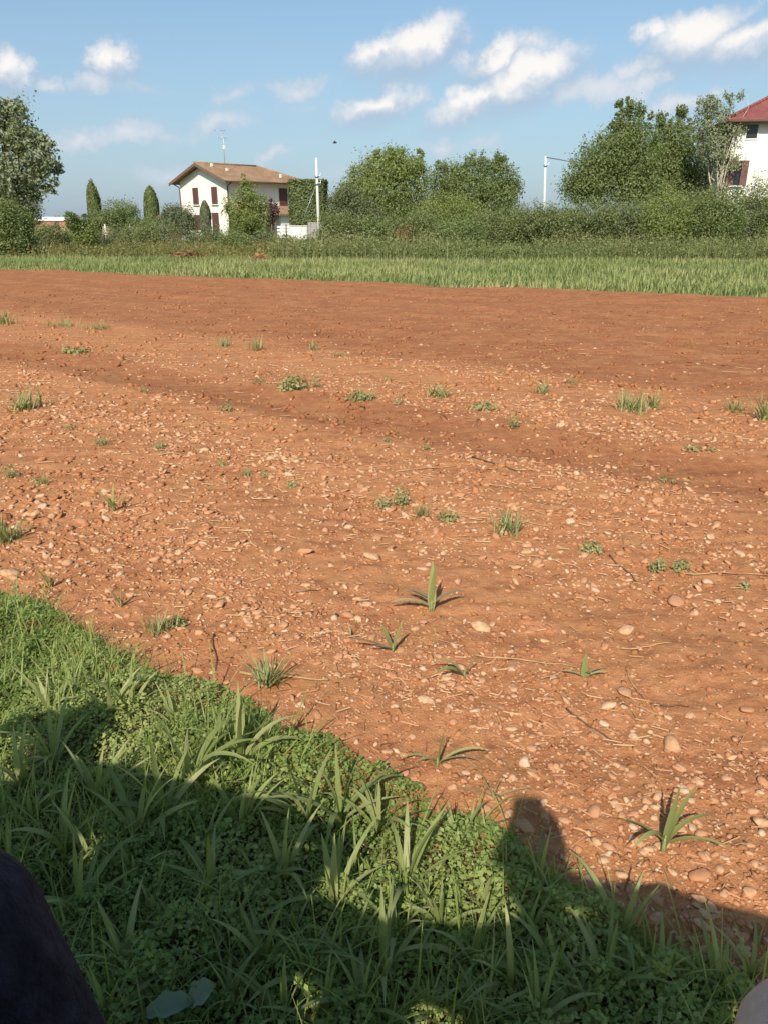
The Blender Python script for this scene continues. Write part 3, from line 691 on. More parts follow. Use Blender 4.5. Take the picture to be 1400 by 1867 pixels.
maize = [
 ('maize_seedling', 'tall maize seedling with spread blades right of the phone shadow', 1208, 1552, 125, [(1.05, .13, .1, .1, .6), (1.1, .13, .15, .25, 0), (1.0, .11, .3, 1.9, .2), (.9, .1, .7, 1.2, -.5), (.8, .09, .8, 1.0, PI - .2), (.8, .1, .6, 1.5, PI + .6)]),
 ('maize_seedling', 'upright maize plant with one broad pale leaf and withered base in mid field', 786, 1112, 90, [(1.0, .2, .02, .1, 1.5), (.95, .16, .08, .1, -1.2), (.8, .12, 1.0, .9, PI + .1), (.7, .12, .9, .9, .3), (.6, .09, 1.2, .5, PI - .6), (.55, .1, 1.2, .4, 2.6)]),
 ('maize_seedling', 'small maize seedling leaning left with a flattened leaf', 716, 1192, 60, [(1.0, .18, .2, .2, .3), (.9, .16, .35, .3, 2.6), (1.3, .15, 1.1, .4, PI), (.9, .12, 1.2, .3, PI + .3)]),
 ('maize_seedling', 'drooping maize seedling with arched leaf above the oblong pink stone', 846, 1240, 66, [(1.1, .2, .3, 1.6, PI - .1), (1.0, .18, .5, 1.3, PI + .5), (.8, .12, .9, .8, PI + .1), (.6, .1, .3, .4, 0)]),
 ('maize_seedling', 'maize seedling with one upright leaf and two arched side leaves', 797, 1397, 72, [(1.0, .16, .1, .1, .4), (1.0, .1, .6, 1.7, PI), (1.3, .1, .7, 1.2, 0), (1.1, .09, .9, 1.2, -.2), (.6, .08, .9, .9, PI + .4)]),
 ('maize_seedling', 'thin star-shaped maize seedling beside the phone shadow', 898, 1460, 62, [(1.0, .1, .15, .3, .2), (1.0, .1, .3, .5, 2.8), (1.1, .09, 1.0, .5, 0), (1.1, .09, 1.0, .6, PI), (.8, .08, .7, .8, -1.4)]),
 ('maize_seedling', 'small maize plant among dry stalks below the loaf-shaped stone', 1063, 1234, 48, [(1.0, .3, .05, .1, 1.2), (.9, .12, .9, .9, 0), (.9, .12, 1.0, .7, PI), (1.0, .1, 1.1, .6, .3), (.6, .1, .6, .9, -1.2)]),
 ('maize_seedling', 'slender seedling in front of the rounded reddish stone by the verge', 222, 1108, 46, [(1.0, .13, .05, .1, .5), (.8, .12, .3, .4, PI), (.7, .12, .5, .8, .2), (.6, .1, .8, .8, 2.5)]),
 ('maize_seedling', 'bluish grass-like seedling near the left edge above the verge', 92, 1070, 46, [(1.0, .12, .1, .3, 0), (1.0, .12, .3, .4, PI), (.9, .1, .5, .6, .5), (.9, .1, .6, .8, PI - .5), (.8, .1, .3, .9, -1.5)]),
 ('maize_seedling', 'bushy seedling left of centre in mid field', 208, 935, 44, [(1.0, .13, .1, .3, 0), (1.0, .14, .3, .6, PI), (.9, .13, .5, .9, .5), (.9, .12, .6, 1.0, PI - .5), (.9, .13, .4, .9, -1.5), (.9, .1, .2, .4, 1.5)]),
 ('maize_seedling', 'single thin curled blade left of the small leaning seedling', 640, 1163, 36, [(1.0, .1, .05, .5, .3), (.5, .1, .4, .4, 2)]),
 ('maize_seedling', 'thin blade standing at the right edge near the shadow', 1382, 1720, 70, [(1.0, .06, .03, .1, .3), (.6, .05, .3, .4, 2)]),
]
for i, (nm, lab, a, b, h_, bl) in enumerate(maize): blade_plant(nm, lab, 'seedling', a, b, h_, bl, seed=i + 3)

# low broad-leaved weeds dotted over the field
def weed(px_, py_, w, h_, label, kind='bush', seed=0):
    r = np.random.default_rng(500 + seed); x_, y_ = gp(px_, py_); sc = dep(x_, y_) / F_PX; W = w * sc / 2; Hh = h_ * sc * 1.1
    z_ = float(hz(x_, y_)); root = thing('field_weed', label, 'weed', (x_, y_, z_))
    if kind == 'bush':
        n = int(np.clip(w * h_ * .15, 40, 320)); d = r.normal(size=(n, 3)); d /= np.linalg.norm(d, axis=1)[:, None]; d[:, 2] = np.abs(d[:, 2])
        C = d * np.array([W, W * .8, Hh]) * (r.random(n) ** .4)[:, None]; C[:, 2] += .004
        nrm = d + .7 * r.normal(size=(n, 3)); nrm[:, 2] += .5; nrm /= np.linalg.norm(nrm, axis=1)[:, None]
        a = np.cross(nrm, r.normal(size=(n, 3))); a /= np.linalg.norm(a, axis=1)[:, None]; L = max(.014, .24 * W) * (.7 + .7 * r.random(n))
        v, q = leaf_quads(C, L, L * .6, nrm, a, np.cross(nrm, a))
        np_obj('leaves', v, q, MT['weed'], root, r.random(n))
    else:
        n = int(np.clip(w * 1.3, 20, 110)); P = np.stack([r.normal(size=n) * W * .45, r.normal(size=n) * W * .45, np.full(n, -.003)], 1)
        v, q = blade_arrays(P, Hh * (.6 + .7 * r.random(n)), np.full(n, max(.003, .055 * Hh)) * r.uniform(.5, 1.4, n), .1 + .6 * r.random(n), r.uniform(0, 6.28, n), 1.1 * r.random(n), 3)
        np_obj('leaves', v, q, MT['weed'], root, np.repeat(r.random(n), 3))
    ch = []
    for k in range(4):
        e = r.normal(size=2) * W * .4; ch.append(([(0, 0, -.01), (e[0] * .5, e[1] * .5, Hh * .3), (e[0], e[1], Hh * .7)], [.003, .0022, .0012]))
    tubes_obj('stems', ch, MT['maize_stem'], root, 5)
weeds = [(731, 918, 36, 42, 'taller rounded grey-green weed in the middle of the field', 'bush'), (696, 922, 36, 22, 'low rounded weed left of the taller grey-green weed', 'bush'), (768, 938, 24, 26, 'wispy dry weed right of the taller grey-green weed', 'grass'),
 (815, 948, 50, 16, 'flat spreading weed below the wispy weed', 'bush'), (925, 968, 60, 40, 'thin sprawling weed with pale stones around it', 'grass'), (1078, 1006, 50, 18, 'flat weed above the grey-green leafy pair', 'bush'),
 (1197, 1042, 36, 24, 'left one of the two leafy grey-green weeds at right', 'bush'), (1240, 1042, 38, 22, 'right one of the two leafy grey-green weeds at right', 'bush'), (1355, 1074, 22, 16, 'tiny weed near the right edge beside a pale stone', 'bush'),
 (535, 712, 60, 26, 'dark green weed clump, biggest in the row along the tilled strip', 'bush'), (577, 706, 28, 22, 'small weed at the right end of the biggest dark clump', 'bush'), (472, 702, 36, 10, 'flat weed at the left end of the weed row', 'bush'),
 (660, 732, 60, 16, 'long low weed in the row along the tilled strip', 'bush'), (725, 742, 26, 18, 'small round weed ending the long low weed', 'bush'), (798, 724, 50, 28, 'loose tuft of weed above the tilled strip', 'grass'),
 (880, 748, 60, 14, 'low weed trail right of the loose tuft', 'bush'), (934, 782, 28, 34, 'dense upright weed at the right end of the weed row', 'bush'), (990, 718, 22, 26, 'small upright weed on a dark stem above the strip', 'grass'),
 (1150, 750, 60, 36, 'loose grassy weed on the pale stony strip at right', 'grass'), (1190, 745, 28, 34, 'grassy weed just right of the loose grassy one', 'grass'), (1340, 752, 40, 26, 'pale weed patch near the right edge', 'grass'), (1392, 765, 30, 44, 'weed cut by the right edge of the picture', 'grass'),
 (1262, 826, 40, 12, 'flat weed on the dark strip at right', 'bush'), (1295, 830, 26, 10, 'tiny flat weed next to the flat one on the strip', 'bush'), (1212, 877, 40, 8, 'flat dark weed in the red soil at right', 'bush'),
 (414, 752, 34, 18, 'round weed on the tilled strip left of centre', 'bush'), (266, 720, 22, 18, 'small round weed on the tilled strip at left', 'bush'), (130, 780, 30, 14, 'flat round weed at the left', 'bush'), (50, 745, 60, 40, 'dry wispy weed at the far left', 'grass'),
 (292, 818, 30, 18, 'dark little weed above a pale stalk', 'bush'), (190, 810, 36, 18, 'sparse weed left of the dark little weed', 'grass'), (404, 848, 22, 12, 'tiny weed in mid field left', 'bush'), (450, 864, 30, 14, 'thin flat weed in the small weed row', 'grass'), (482, 868, 18, 14, 'tiny round weed in the small weed row', 'bush'), (534, 884, 30, 14, 'small flat weed at the right end of the small row', 'bush'),
 (775, 818, 20, 12, 'tiny round weed right of centre', 'bush'), (706, 806, 22, 10, 'tiny flat weed below the weed row', 'bush'), (20, 870, 40, 22, 'low weed at the left edge', 'bush'), (76, 885, 36, 20, 'low leafy weed near the left edge', 'grass'), (12, 985, 50, 50, 'dark tangled weed cut by the left edge', 'grass'),
 (290, 1150, 50, 34, 'leafy weed on stony soil near the verge', 'grass'), (325, 1140, 40, 16, 'low weed right of the leafy one near the verge', 'bush'), (408, 632, 40, 20, 'distant grassy weed left of centre', 'grass'), (470, 640, 30, 24, 'distant wispy weed beside the grassy one', 'grass'), (572, 638, 26, 18, 'distant thin weed near the middle of the pale strip', 'grass'),
 (110, 595, 60, 16, 'distant grass patch at the left on the stony strip', 'grass'), (10, 590, 40, 26, 'distant grass tuft at the left edge', 'grass'), (180, 600, 60, 16, 'distant faded weed patch right of the left grass patch', 'grass'), (140, 646, 60, 10, 'faded flat weed on the strip edge at left', 'bush'), (620, 650, 30, 12, 'distant flat weed near the middle', 'grass'), (705, 692, 24, 12, 'small flat weed above the weed row', 'bush'), (1040, 700, 30, 12, 'flat faded weed right of the upright small one', 'grass'),
 (490, 1250, 40, 60, 'thin dry weed standing at the verge edge', 'grass')]
for i, w in enumerate(weeds): weed(*w[:4], w[4], w[5], i)

# grass tufts of the verge, every blade a part
vz = lambda a, b: hz(a, b) * .8
tuft_px = [(90, 1300, 95, 'sunlit grass tuft with thin upright blades at the left of the verge'), (243, 1310, 115, 'sunlit grass tuft forming a V above the rounded shadow'), (205, 1315, 130, 'tall sunlit grass tuft right of the V-shaped one'),
           (440, 1400, 150, 'tallest sunlit grass tuft standing against the red soil'), (400, 1370, 90, 'sunlit tuft left of the tallest one'), (560, 1510, 150, 'long pale blades lying across the sunlit verge'), (620, 1500, 160, 'sunlit tuft of upright blades in the middle of the verge'),
           (690, 1520, 120, 'sunlit tuft at the verge edge left of the phone shadow'), (830, 1560, 110, 'sunlit tuft just left of the phone shadow'), (980, 1620, 110, 'broad-bladed tuft reaching up between phone and thumb shadow'),
           (780, 1850, 90, 'tuft in the small sunlit patch at the bottom'), (1130, 1720, 150, 'tall blade tuft at the shaded verge edge on the right'), (320, 1330, 80, 'small sunlit tuft at the rim of the rounded shadow')]
shade = [(60, 1480), (40, 1420), (150, 1650), (165, 1560), (255, 1520), (250, 1600), (300, 1480), (370, 1540), (390, 1620), (330, 1700), (420, 1700), (470, 1600), (480, 1750), (540, 1680), (560, 1780), (610, 1640), (640, 1740), (660, 1830),
         (720, 1700), (740, 1600), (800, 1680), (860, 1740), (880, 1640), (930, 1780), (960, 1690), (1010, 1760), (1040, 1680), (1060, 1820), (1100, 1800), (1150, 1860), (1200, 1790), (1260, 1830), (1310, 1800), (300, 1830), (230, 1760),
         (420, 1820), (520, 1850), (1250, 1760), (100, 1380), (20, 1560), (180, 1450), (345, 1420), (440, 1500), (520, 1590), (590, 1850), (700, 1780), (880, 1850), (980, 1860), (280, 1660), (120, 1540), (1370, 1760), (200, 1860)]
for i, (a, b) in enumerate(shade): tuft_px.append((a, b + 20, 90 + (i * 37) % 80, None))
r = random.Random(4)
for i, (a, b, h_, lab) in enumerate(tuft_px):
    k = r.randint(7, 11); bl = []
    for j in range(k):
        up = j < 2
        bl.append((r.uniform(.7, 1.15), r.uniform(.05, .095), r.uniform(.02, .25) if up else r.uniform(.15, .7), r.uniform(.1, .6) if up else r.uniform(.4, 1.9), r.uniform(0, 2 * PI)))
    blade_plant('grass_tuft', lab or 'tuft of long arching grass blades in the shaded verge', 'grass tuft', a, b, h_, bl, 'blade', None if lab else 'grass tufts in the shade', r.uniform(0, 6.28), False, 40 + i, vz, 'blade')
# more tufts either side of the picture, left and right along the verge, as one mass
x, y = scatter_verge(700, -7, 5, -3, 8, -.1); k = ~((x > -1.9) & (x < 1.0) & (y > .6) & (y < 3.2)) & (np.hypot(x, y - .1) > .9); x = x[k]; y = y[k]; n = len(x)
x = np.repeat(x, 7) + rng.normal(size=n * 7) * .012; y = np.repeat(y, 7) + rng.normal(size=n * 7) * .012; n = len(x)
v, q = blade_arrays(np.stack([x, y, hz(x, y) * .8], 1), .10 + .16 * rng.random(n), .006 + .006 * rng.random(n), .05 + .6 * rng.random(n), rng.uniform(0, 6.28, n), .3 + 1.4 * rng.random(n), 6)
stuff(np_obj('verge_grass', v, q, MT['blade'], rnd=np.repeat(rng.random(n), 6)), 'long verge grass to either side of the view', 'grass')

# pale broad leaves at the bottom of the picture
x_, y_ = gp(350, 1880); z_ = float(vz(x_, y_))
bp = thing('broad_leaf_plant', 'grey-green plant with two broad wavy leaves at the bottom of the verge', 'plant', (x_, y_, z_))
def broad_leaf(px_, py_, zz, L, W, az, tilt):
    gx_, gy_ = gp(px_, py_, zz); V = []; n_ = 12
    for i in range(n_ + 1):
        f = i / n_; w = W * .5 * math.sin(PI * min(1, f * .94 + .06)) ** .7 * (1 + .1 * math.sin(f * 19))
        for j in (-1, -.5, 0, .5, 1): V.append(((f - .5) * L, j * w, .22 * W * abs(j) ** 1.5 + .10 * L * math.sin(f * 3) + .05 * W * math.sin(f * 14 + j * 3) * abs(j)))
    Fq = [(i * 5 + j, i * 5 + j + 1, i * 5 + j + 6, i * 5 + j + 5) for i in range(n_) for j in range(4)]
    o = np_obj('leaf', np.array(V), np.array(Fq), MT['greyleaf'], bp, np.full(len(Fq), .5), True)
    o.location = (gx_ - x_, gy_ - y_, zz - z_); o.rotation_euler = (0, tilt, az); return o
broad_leaf(312, 1843, .07, .085, .05, .15, -.1); broad_leaf(372, 1816, .085, .055, .05, .5, -.35)
tubes_obj('stem', [([(0, 0, 0), (.015, .01, .05), (.005, .02, .085)], [.003, .0025, .002]), ([(0, 0, 0), (-.02, .0, .04), (-.03, .02, .07)], [.003, .0025, .002])], MT['maize_stem'], bp, 6)

# ------------------------------------------------------------------ trees and shrubs
tree('broadleaf_tree', 'big silvery-green tree at the left edge with drooping branches', 'tree', 40, -10,
     [(8, 228, 50, 46), (62, 282, 40, 44), (-60, 240, 55, 55), (-85, 300, 60, 55), (-50, 345, 60, 40), (-120, 270, 45, 50), (0, 325, 70, 46), (88, 332, 26, 12), (22, 198, 34, 20), (70, 352, 36, 9), (96, 350, 20, 6), (92, 300, 20, 18), (40, 250, 36, 30), (84, 262, 18, 16)], 12500, .26, 'silver', seed=1, trunk=.2, clump=.13, limbs=20, shell=.35)
tree('dark_tree', 'dark rounded tree half hidden behind the silvery tree', 'tree', 64, 52, [(48, 385, 24, 30), (30, 375, 24, 30)], 3500, .24, 'dark', seed=2)
tree('leafy_shrub', 'dense green shrub at the left edge under the silvery tree', 'shrub', 34, 8, [(12, 425, 40, 42), (-40, 410, 60, 60), (30, 450, 30, 22), (5, 385, 30, 22)], 9000, .13, 'mid', seed=3, limbs=8, trunk=.05)
tree('leafy_shrub', 'narrow light green shrub beside the left edge shrub', 'shrub', 35, 52, [(53, 420, 10, 38), (45, 440, 14, 24), (30, 400, 8, 30)], 2400, .12, 'light', seed=4, trunk=.03)
tree('leafy_shrub', 'yellow-green shrub on rough grass left of the round tree', 'shrub', 42, 155, [(150, 430, 18, 26), (168, 425, 12, 26), (140, 412, 10, 16)], 2600, .14, 'light', seed=5, trunk=.03)
tree('leafy_shrub', 'small distant bush left of the first cypress', 'shrub', 75, 132, [(130, 402, 9, 18)], 700, .25, 'mid', seed=6, trunk=.04)
def column(label, Y, x0, x1, ytop, ybot, n, leaf, lv, seed):
    r = np.random.default_rng(seed); ym = (ytop + ybot) / 2; b0 = at(x0, ym, Y); b1 = at(x1, ym, Y); R0 = (b1.x - b0.x) / 2 * .92; hgt = at(x0, ytop, Y).z; root = thing('cypress_tree', label, 'cypress', ((b0.x + b1.x) / 2, Y, -.1))
    f = r.random(n) ** .85; prof = np.clip(np.minimum(.55 + f * 1.6, 1.02 - ((f - .55).clip(0) / .47) ** 3.2), .1, 1); th = r.uniform(0, 6.28, n)
    rad = R0 * prof * (1 + .10 * np.sin(th * 5 + f * 9)) * (1 - .25 * r.random(n) ** 3); C = np.stack([np.cos(th) * rad, np.sin(th) * rad, .15 + f * hgt * (1 + .03 * r.normal(size=n))], 1)
    d = np.stack([.35 * r.normal(size=n), .35 * r.normal(size=n), np.ones(n)], 1); d /= np.linalg.norm(d, axis=1)[:, None]; out = np.stack([np.cos(th), np.sin(th), .4 * np.ones(n)], 1) + .5 * r.normal(size=(n, 3))
    nrm = out - d * (out * d).sum(1)[:, None]; nrm /= np.linalg.norm(nrm, axis=1)[:, None]; L = leaf * (.7 + .8 * r.random(n)); v, q = leaf_quads(C, L, L * .4, nrm, d, np.cross(nrm, d))
    np_obj('crown', v, q, LV[lv], root, r.random(n)); tubes_obj('trunk', [([(0, 0, 0), (0, 0, hgt * .5), (0, 0, hgt * .95)], [.11, .07, .02])], MT['bark'], root)
column('left cypress, a narrow dark column beside the round tree', 82, 161, 185, 337, 430, 6000, .26, 'cypress', 7)
column('right cypress, a narrow column between round tree and house', 82, 264, 291, 346, 430, 6000, .26, 'cypress', 8)
column('small dark cypress in front of the white gable', 68, 366, 386, 371, 440, 4500, .2, 'dark', 9)
tree('round_tree', 'small round-crowned green tree between the two cypresses', 'tree', 70, 218, [(218, 388, 28, 22), (200, 396, 20, 18), (238, 394, 20, 20), (218, 405, 24, 16)], 4200, .19, 'mid', seed=10, trunk=.09)
tree('leafy_shrub', 'grey-green shrub at the left corner of the white house', 'shrub', 62, 332, [(332, 402, 24, 28), (312, 396, 16, 22), (345, 415, 16, 26)], 3800, .17, 'dark', seed=11, trunk=.05)
for i, (a, b, c, d, lv, Yd, lab) in enumerate([(285, 424, 36, 26, 'olive', 56, 'brownish bush below the right cypress'), (250, 428, 30, 22, 'olive', 58, 'low bush under the round tree'), (200, 434, 40, 18, 'dark', 60, 'dark low bush below the left cypress'), (385, 440, 40, 22, 'dark', 46, 'dark bush in front of the house gable'),
        (425, 448, 40, 20, 'mid', 42, 'green bush at the foot of the slim tree'), (480, 444, 26, 22, 'dark', 46, 'dark bush right of the slim tree'), (95, 428, 34, 18, 'olive', 48, 'low olive bush on the left skyline'), (70, 448, 22, 14, 'dark', 40, 'small dark bush beside the left shrub'), (615, 436, 30, 16, 'mid', 50, 'low bush right of the white pole'), (525, 448, 40, 10, 'olive', 50, 'low brush in front of the white gate')]):
    tree('low_bush', lab, 'bush', Yd, a, [(a, b, c, d), (a - c * .5, b + 4, c * .6, d * .8), (a + c * .5, b + 5, c * .6, d * .75)], 2400, .15, lv, seed=20 + i, trunk=.04, limbs=5)
tree('slim_tree', 'slim yellow-green tree in front of the white house', 'tree', 50, 450, [(450, 352, 18, 22), (447, 330, 7, 14), (430, 378, 22, 20), (468, 372, 22, 20), (450, 398, 36, 22), (440, 425, 26, 22), (470, 420, 22, 22)], 6000, .17, 'light', seed=31, trunk=.08)
tree('plum_tree', 'dark purple-leaved tree before the porch roof', 'tree', 62, 497, [(497, 382, 11, 18), (492, 402, 10, 14)], 1600, .16, 'plum', seed=32, trunk=.07)
# clipped box-shaped tree
def boxed(name, label, Y, x0, x1, y0, y1, n, leaf, lv, seed):
    r = np.random.default_rng(seed); b0 = at(x0, y1, Y); b1 = at(x1, y0, Y); xm0, xm1 = at(x0, (y0 + y1) / 2, Y).x, at(x1, (y0 + y1) / 2, Y).x; w = xm1 - xm0; hgt = b1.z - b0.z; dp = w * .8; cx = (xm0 + xm1) / 2
    root = thing(name, label, 'tree', (cx, Y, -.1))
    P = r.uniform(-1, 1, (n, 3)); ax = r.integers(0, 3, n); sgn = np.where(r.random(n) < .5, -1, 1); P[np.arange(n), ax] = sgn * (1 - .07 * np.abs(r.normal(size=n)))
    rr_ = np.maximum(np.hypot(P[:, 0], P[:, 1]), 1); P[:, 0] /= rr_ ** .5; P[:, 1] /= rr_ ** .5
    C = P * np.array([w / 2, dp / 2, hgt / 2]) + np.array([0, 0, b0.z + .1 + hgt / 2]) + r.normal(size=(n, 3)) * .05
    nrm = .55 * r.normal(size=(n, 3)); nrm[np.arange(n), ax] += sgn; nrm[:, 2] += .3; nrm /= np.linalg.norm(nrm, axis=1)[:, None]; a = np.cross(nrm, r.normal(size=(n, 3))); a /= np.linalg.norm(a, axis=1)[:, None]; b = np.cross(nrm, a); L = leaf * (.6 + .8 * r.random(n)); v, q = leaf_quads(C, L, L * .6, nrm, a, b)
    np_obj('crown', v, q, LV[lv], root, r.random(n))
    tubes_obj('trunk', [([(0, 0, 0), (0, 0, b0.z * .6), (.02, 0, b0.z + hgt * .6)], [.14, .12, .06])] + [([(0, 0, b0.z * .8), (math.cos(k) * w * .2, math.sin(k) * w * .2, b0.z + hgt * .25), (math.cos(k) * w * .38, math.sin(k) * w * .3, b0.z + hgt * .6)], [.06, .04, .02]) for k in (0, 1.3, 2.6, 3.9, 5.2)], MT['bark'], root)
boxed('clipped_tree', 'box-clipped evergreen tree right of the white house', 64, 529, 597, 330, 408, 26000, .17, 'cypress', 71)
tree('willow_tree', 'broad light green tree right of the white pole', 'tree', 50, 690, [(700, 305, 40, 32), (722, 280, 16, 16), (690, 284, 14, 14), (765, 288, 8, 18), (735, 302, 36, 28), (660, 335, 32, 34), (762, 318, 20, 38), (700, 350, 62, 40), (645, 375, 40, 42), (690, 400, 80, 40), (760, 380, 30, 50)], 17000, .19, 'light', seed=41, trunk=.16, limbs=12)
tree('dark_tree', 'darker grey-green tree below the left side of the broad light tree', 'tree', 47, 635, [(632, 365, 28, 32), (620, 395, 26, 40), (660, 400, 36, 40)], 6500, .17, 'dark', seed=42, trunk=.1)
tree('broadleaf_tree', 'green tree with two tops in the middle of the tree row', 'tree', 49, 870, [(820, 325, 34, 30), (880, 296, 10, 20), (862, 308, 22, 28), (910, 296, 11, 20), (908, 320, 26, 34), (800, 300, 9, 12), (925, 345, 24, 34), (850, 350, 60, 36), (900, 370, 44, 34), (820, 380, 44, 40)], 14000, .19, 'mid', seed=43, trunk=.15, limbs=12)
tree('leafy_shrub', 'light green shrub at the foot of the two-topped tree', 'shrub', 44, 815, [(815, 390, 44, 36), (850, 400, 40, 30), (790, 410, 34, 34)], 6500, .15, 'light', seed=44, trunk=.06)
tree('tall_tree', 'tall pointed tree at the left of the right-hand group', 'tree', 47, 1130, [(1150, 225, 24, 34), (1130, 196, 9, 24), (1148, 190, 8, 20), (1168, 204, 8, 20), (1182, 226, 8, 18), (1118, 232, 9, 12), (1098, 258, 10, 9), (1138, 255, 38, 36), (1110, 290, 52, 40), (1160, 300, 40, 46), (1080, 320, 46, 36), (1052, 345, 32, 28), (1130, 345, 80, 34)], 17000, .19, 'mid', seed=45, trunk=.17, limbs=14, clump=.15)
tree('tall_tree', 'tree with two small tops behind the tall pointed one', 'tree', 49, 1225, [(1205, 225, 11, 24), (1240, 208, 10, 20), (1222, 232, 8, 18), (1258, 232, 9, 16), (1222, 260, 40, 38), (1200, 300, 40, 44), (1245, 305, 44, 46), (1220, 345, 70, 30)], 14000, .19, 'mid', seed=46, trunk=.16, limbs=12, clump=.15)
tree('poplar_tree', 'thin silvery tree with pale trunk beside the right house', 'tree', 45, 1301, [(1292, 192, 20, 20), (1335, 178, 20, 12), (1310, 215, 26, 26), (1280, 225, 16, 24), (1330, 235, 22, 24), (1305, 265, 30, 30), (1325, 290, 24, 34)], 3600, .17, 'silver', 'palebark', seed=47, trunk=.11, limbs=14, clump=.17)
r = random.Random(9)
hedge = [(620, 420, 34, 34, 'olive'), (668, 425, 36, 30, 'mid'), (712, 425, 34, 28, 'olive'), (735, 432, 12, 22, 'rust'), (770, 418, 40, 32, 'olive'), (835, 425, 40, 28, 'mid'), (885, 418, 40, 32, 'olive'), (935, 412, 36, 32, 'mid'), (980, 405, 40, 34, 'olive'),
         (1030, 408, 36, 32, 'mid'), (1080, 400, 44, 38, 'olive'), (1125, 408, 40, 34, 'dark'), (1165, 398, 44, 42, 'mid'), (1215, 392, 44, 46, 'light'), (1260, 385, 44, 48, 'olive'), (1310, 385, 40, 52, 'mid'), (1345, 395, 40, 52, 'dark'), (1385, 385, 40, 60, 'dark'), (1430, 380, 50, 66, 'mid'), (1500, 385, 60, 60, 'olive')]
spots_ = ['below the white pole side of the tree row', 'under the broad light tree', 'left of the rusty bush', 'turned rusty brown by the tree row', 'right of the rusty bush', 'under the two-topped tree', 'right of centre below the two-topped tree', 'left of the gap with the second pole', 'under the second white pole', 'at the left foot of the tall pointed tree', 'below the tall pointed tree', 'darkest below the right tree group', 'under the right tree group', 'bright green and rounded under the right tree group', 'under the thin silvery tree', 'left of the red-roofed house corner', 'dark below the red-roofed house corner', 'dark, covering the foot of the red-roofed house', 'at the right edge before the house', 'beyond the right edge']
for i, (a, b, c, d, lv) in enumerate(hedge):
    tree('hedge_shrub', 'hedge shrub ' + spots_[i], 'shrub', 38.5 + (i * 7 % 5) * .7, a, [(a, b, c, d), (a - c * .5, b + d * .3, c * .7, d * .8), (a + c * .55, b + d * .25, c * .7, d * .85), (a, b + d * .7, c, d * .6)], 5200 if c > 20 else 900, .135, lv, seed=60 + i, trunk=.05, limbs=7, group='shrubs of the hedge', clump=.15)
# far woods along the skyline
def far_wood():
    r = np.random.default_rng(8); n = 9000; az = r.uniform(-60, 60, n); Rr = r.uniform(300, 420, n); x = Rr * np.sin(np.radians(az)); y = Rr * np.cos(np.radians(az))
    top = 3.2 + 3.2 * fbm(az * .35, az * 0, 4); z = top.clip(1.2) * r.random(n) ** .6
    nrm, a, b = rot_frames(n, .3, r); L = 1.5 * (.5 + r.random(n)); v, q = leaf_quads(np.stack([x, y, z], 1), L, L * .8, nrm, a, b)
    stuff(np_obj('far_wood', v, q, LV['dark'], rnd=r.random(n)), 'low line of far trees on the horizon', 'wood')
far_wood()

# ------------------------------------------------------------------ white house with brown roof
def quad_slab(bm, pts, th):
    pts = [Vector(p) for p in pts]; n = (pts[1] - pts[0]).cross(pts[2] - pts[0]).normalized()
    if n.z < 0: n = -n
    t = [bm.verts.new(p) for p in pts]; b = [bm.verts.new(p - Vector((0, 0, th))) for p in pts]
    bm.faces.new(t); bm.faces.new(list(reversed(b)))
    for i in range(len(pts)): j = (i + 1) % len(pts); bm.faces.new((t[i], t[j], b[j], b[i]))
def shutter_window(parent, loc, rz, w, h_, sm, sill=True):
    """closed two-leaf shutters in a frame; local x along wall, -y outward"""
    e = bpy.data.objects.new('window', None); link(e, parent); e.location = loc; e.rotation_euler = (0, 0, rz); e.empty_display_size = .1
    m = MT[sm]
    for sx in (-1, 1):
        one_box('shutter', (sx * w / 4, -.04, h_ / 2), (w / 2 - .01, .05, h_), m, e)
    bm = bmesh.new(); box(bm, (0, -.012, h_ / 2), (w + .12, .02, h_ + .12)); bm_obj('frame', bm, MT['plaster2'], e)
    if sill: one_box('sill', (0, -.08, -.09), (w + .2, .14, .05), MT['concrete'], e)
    return e
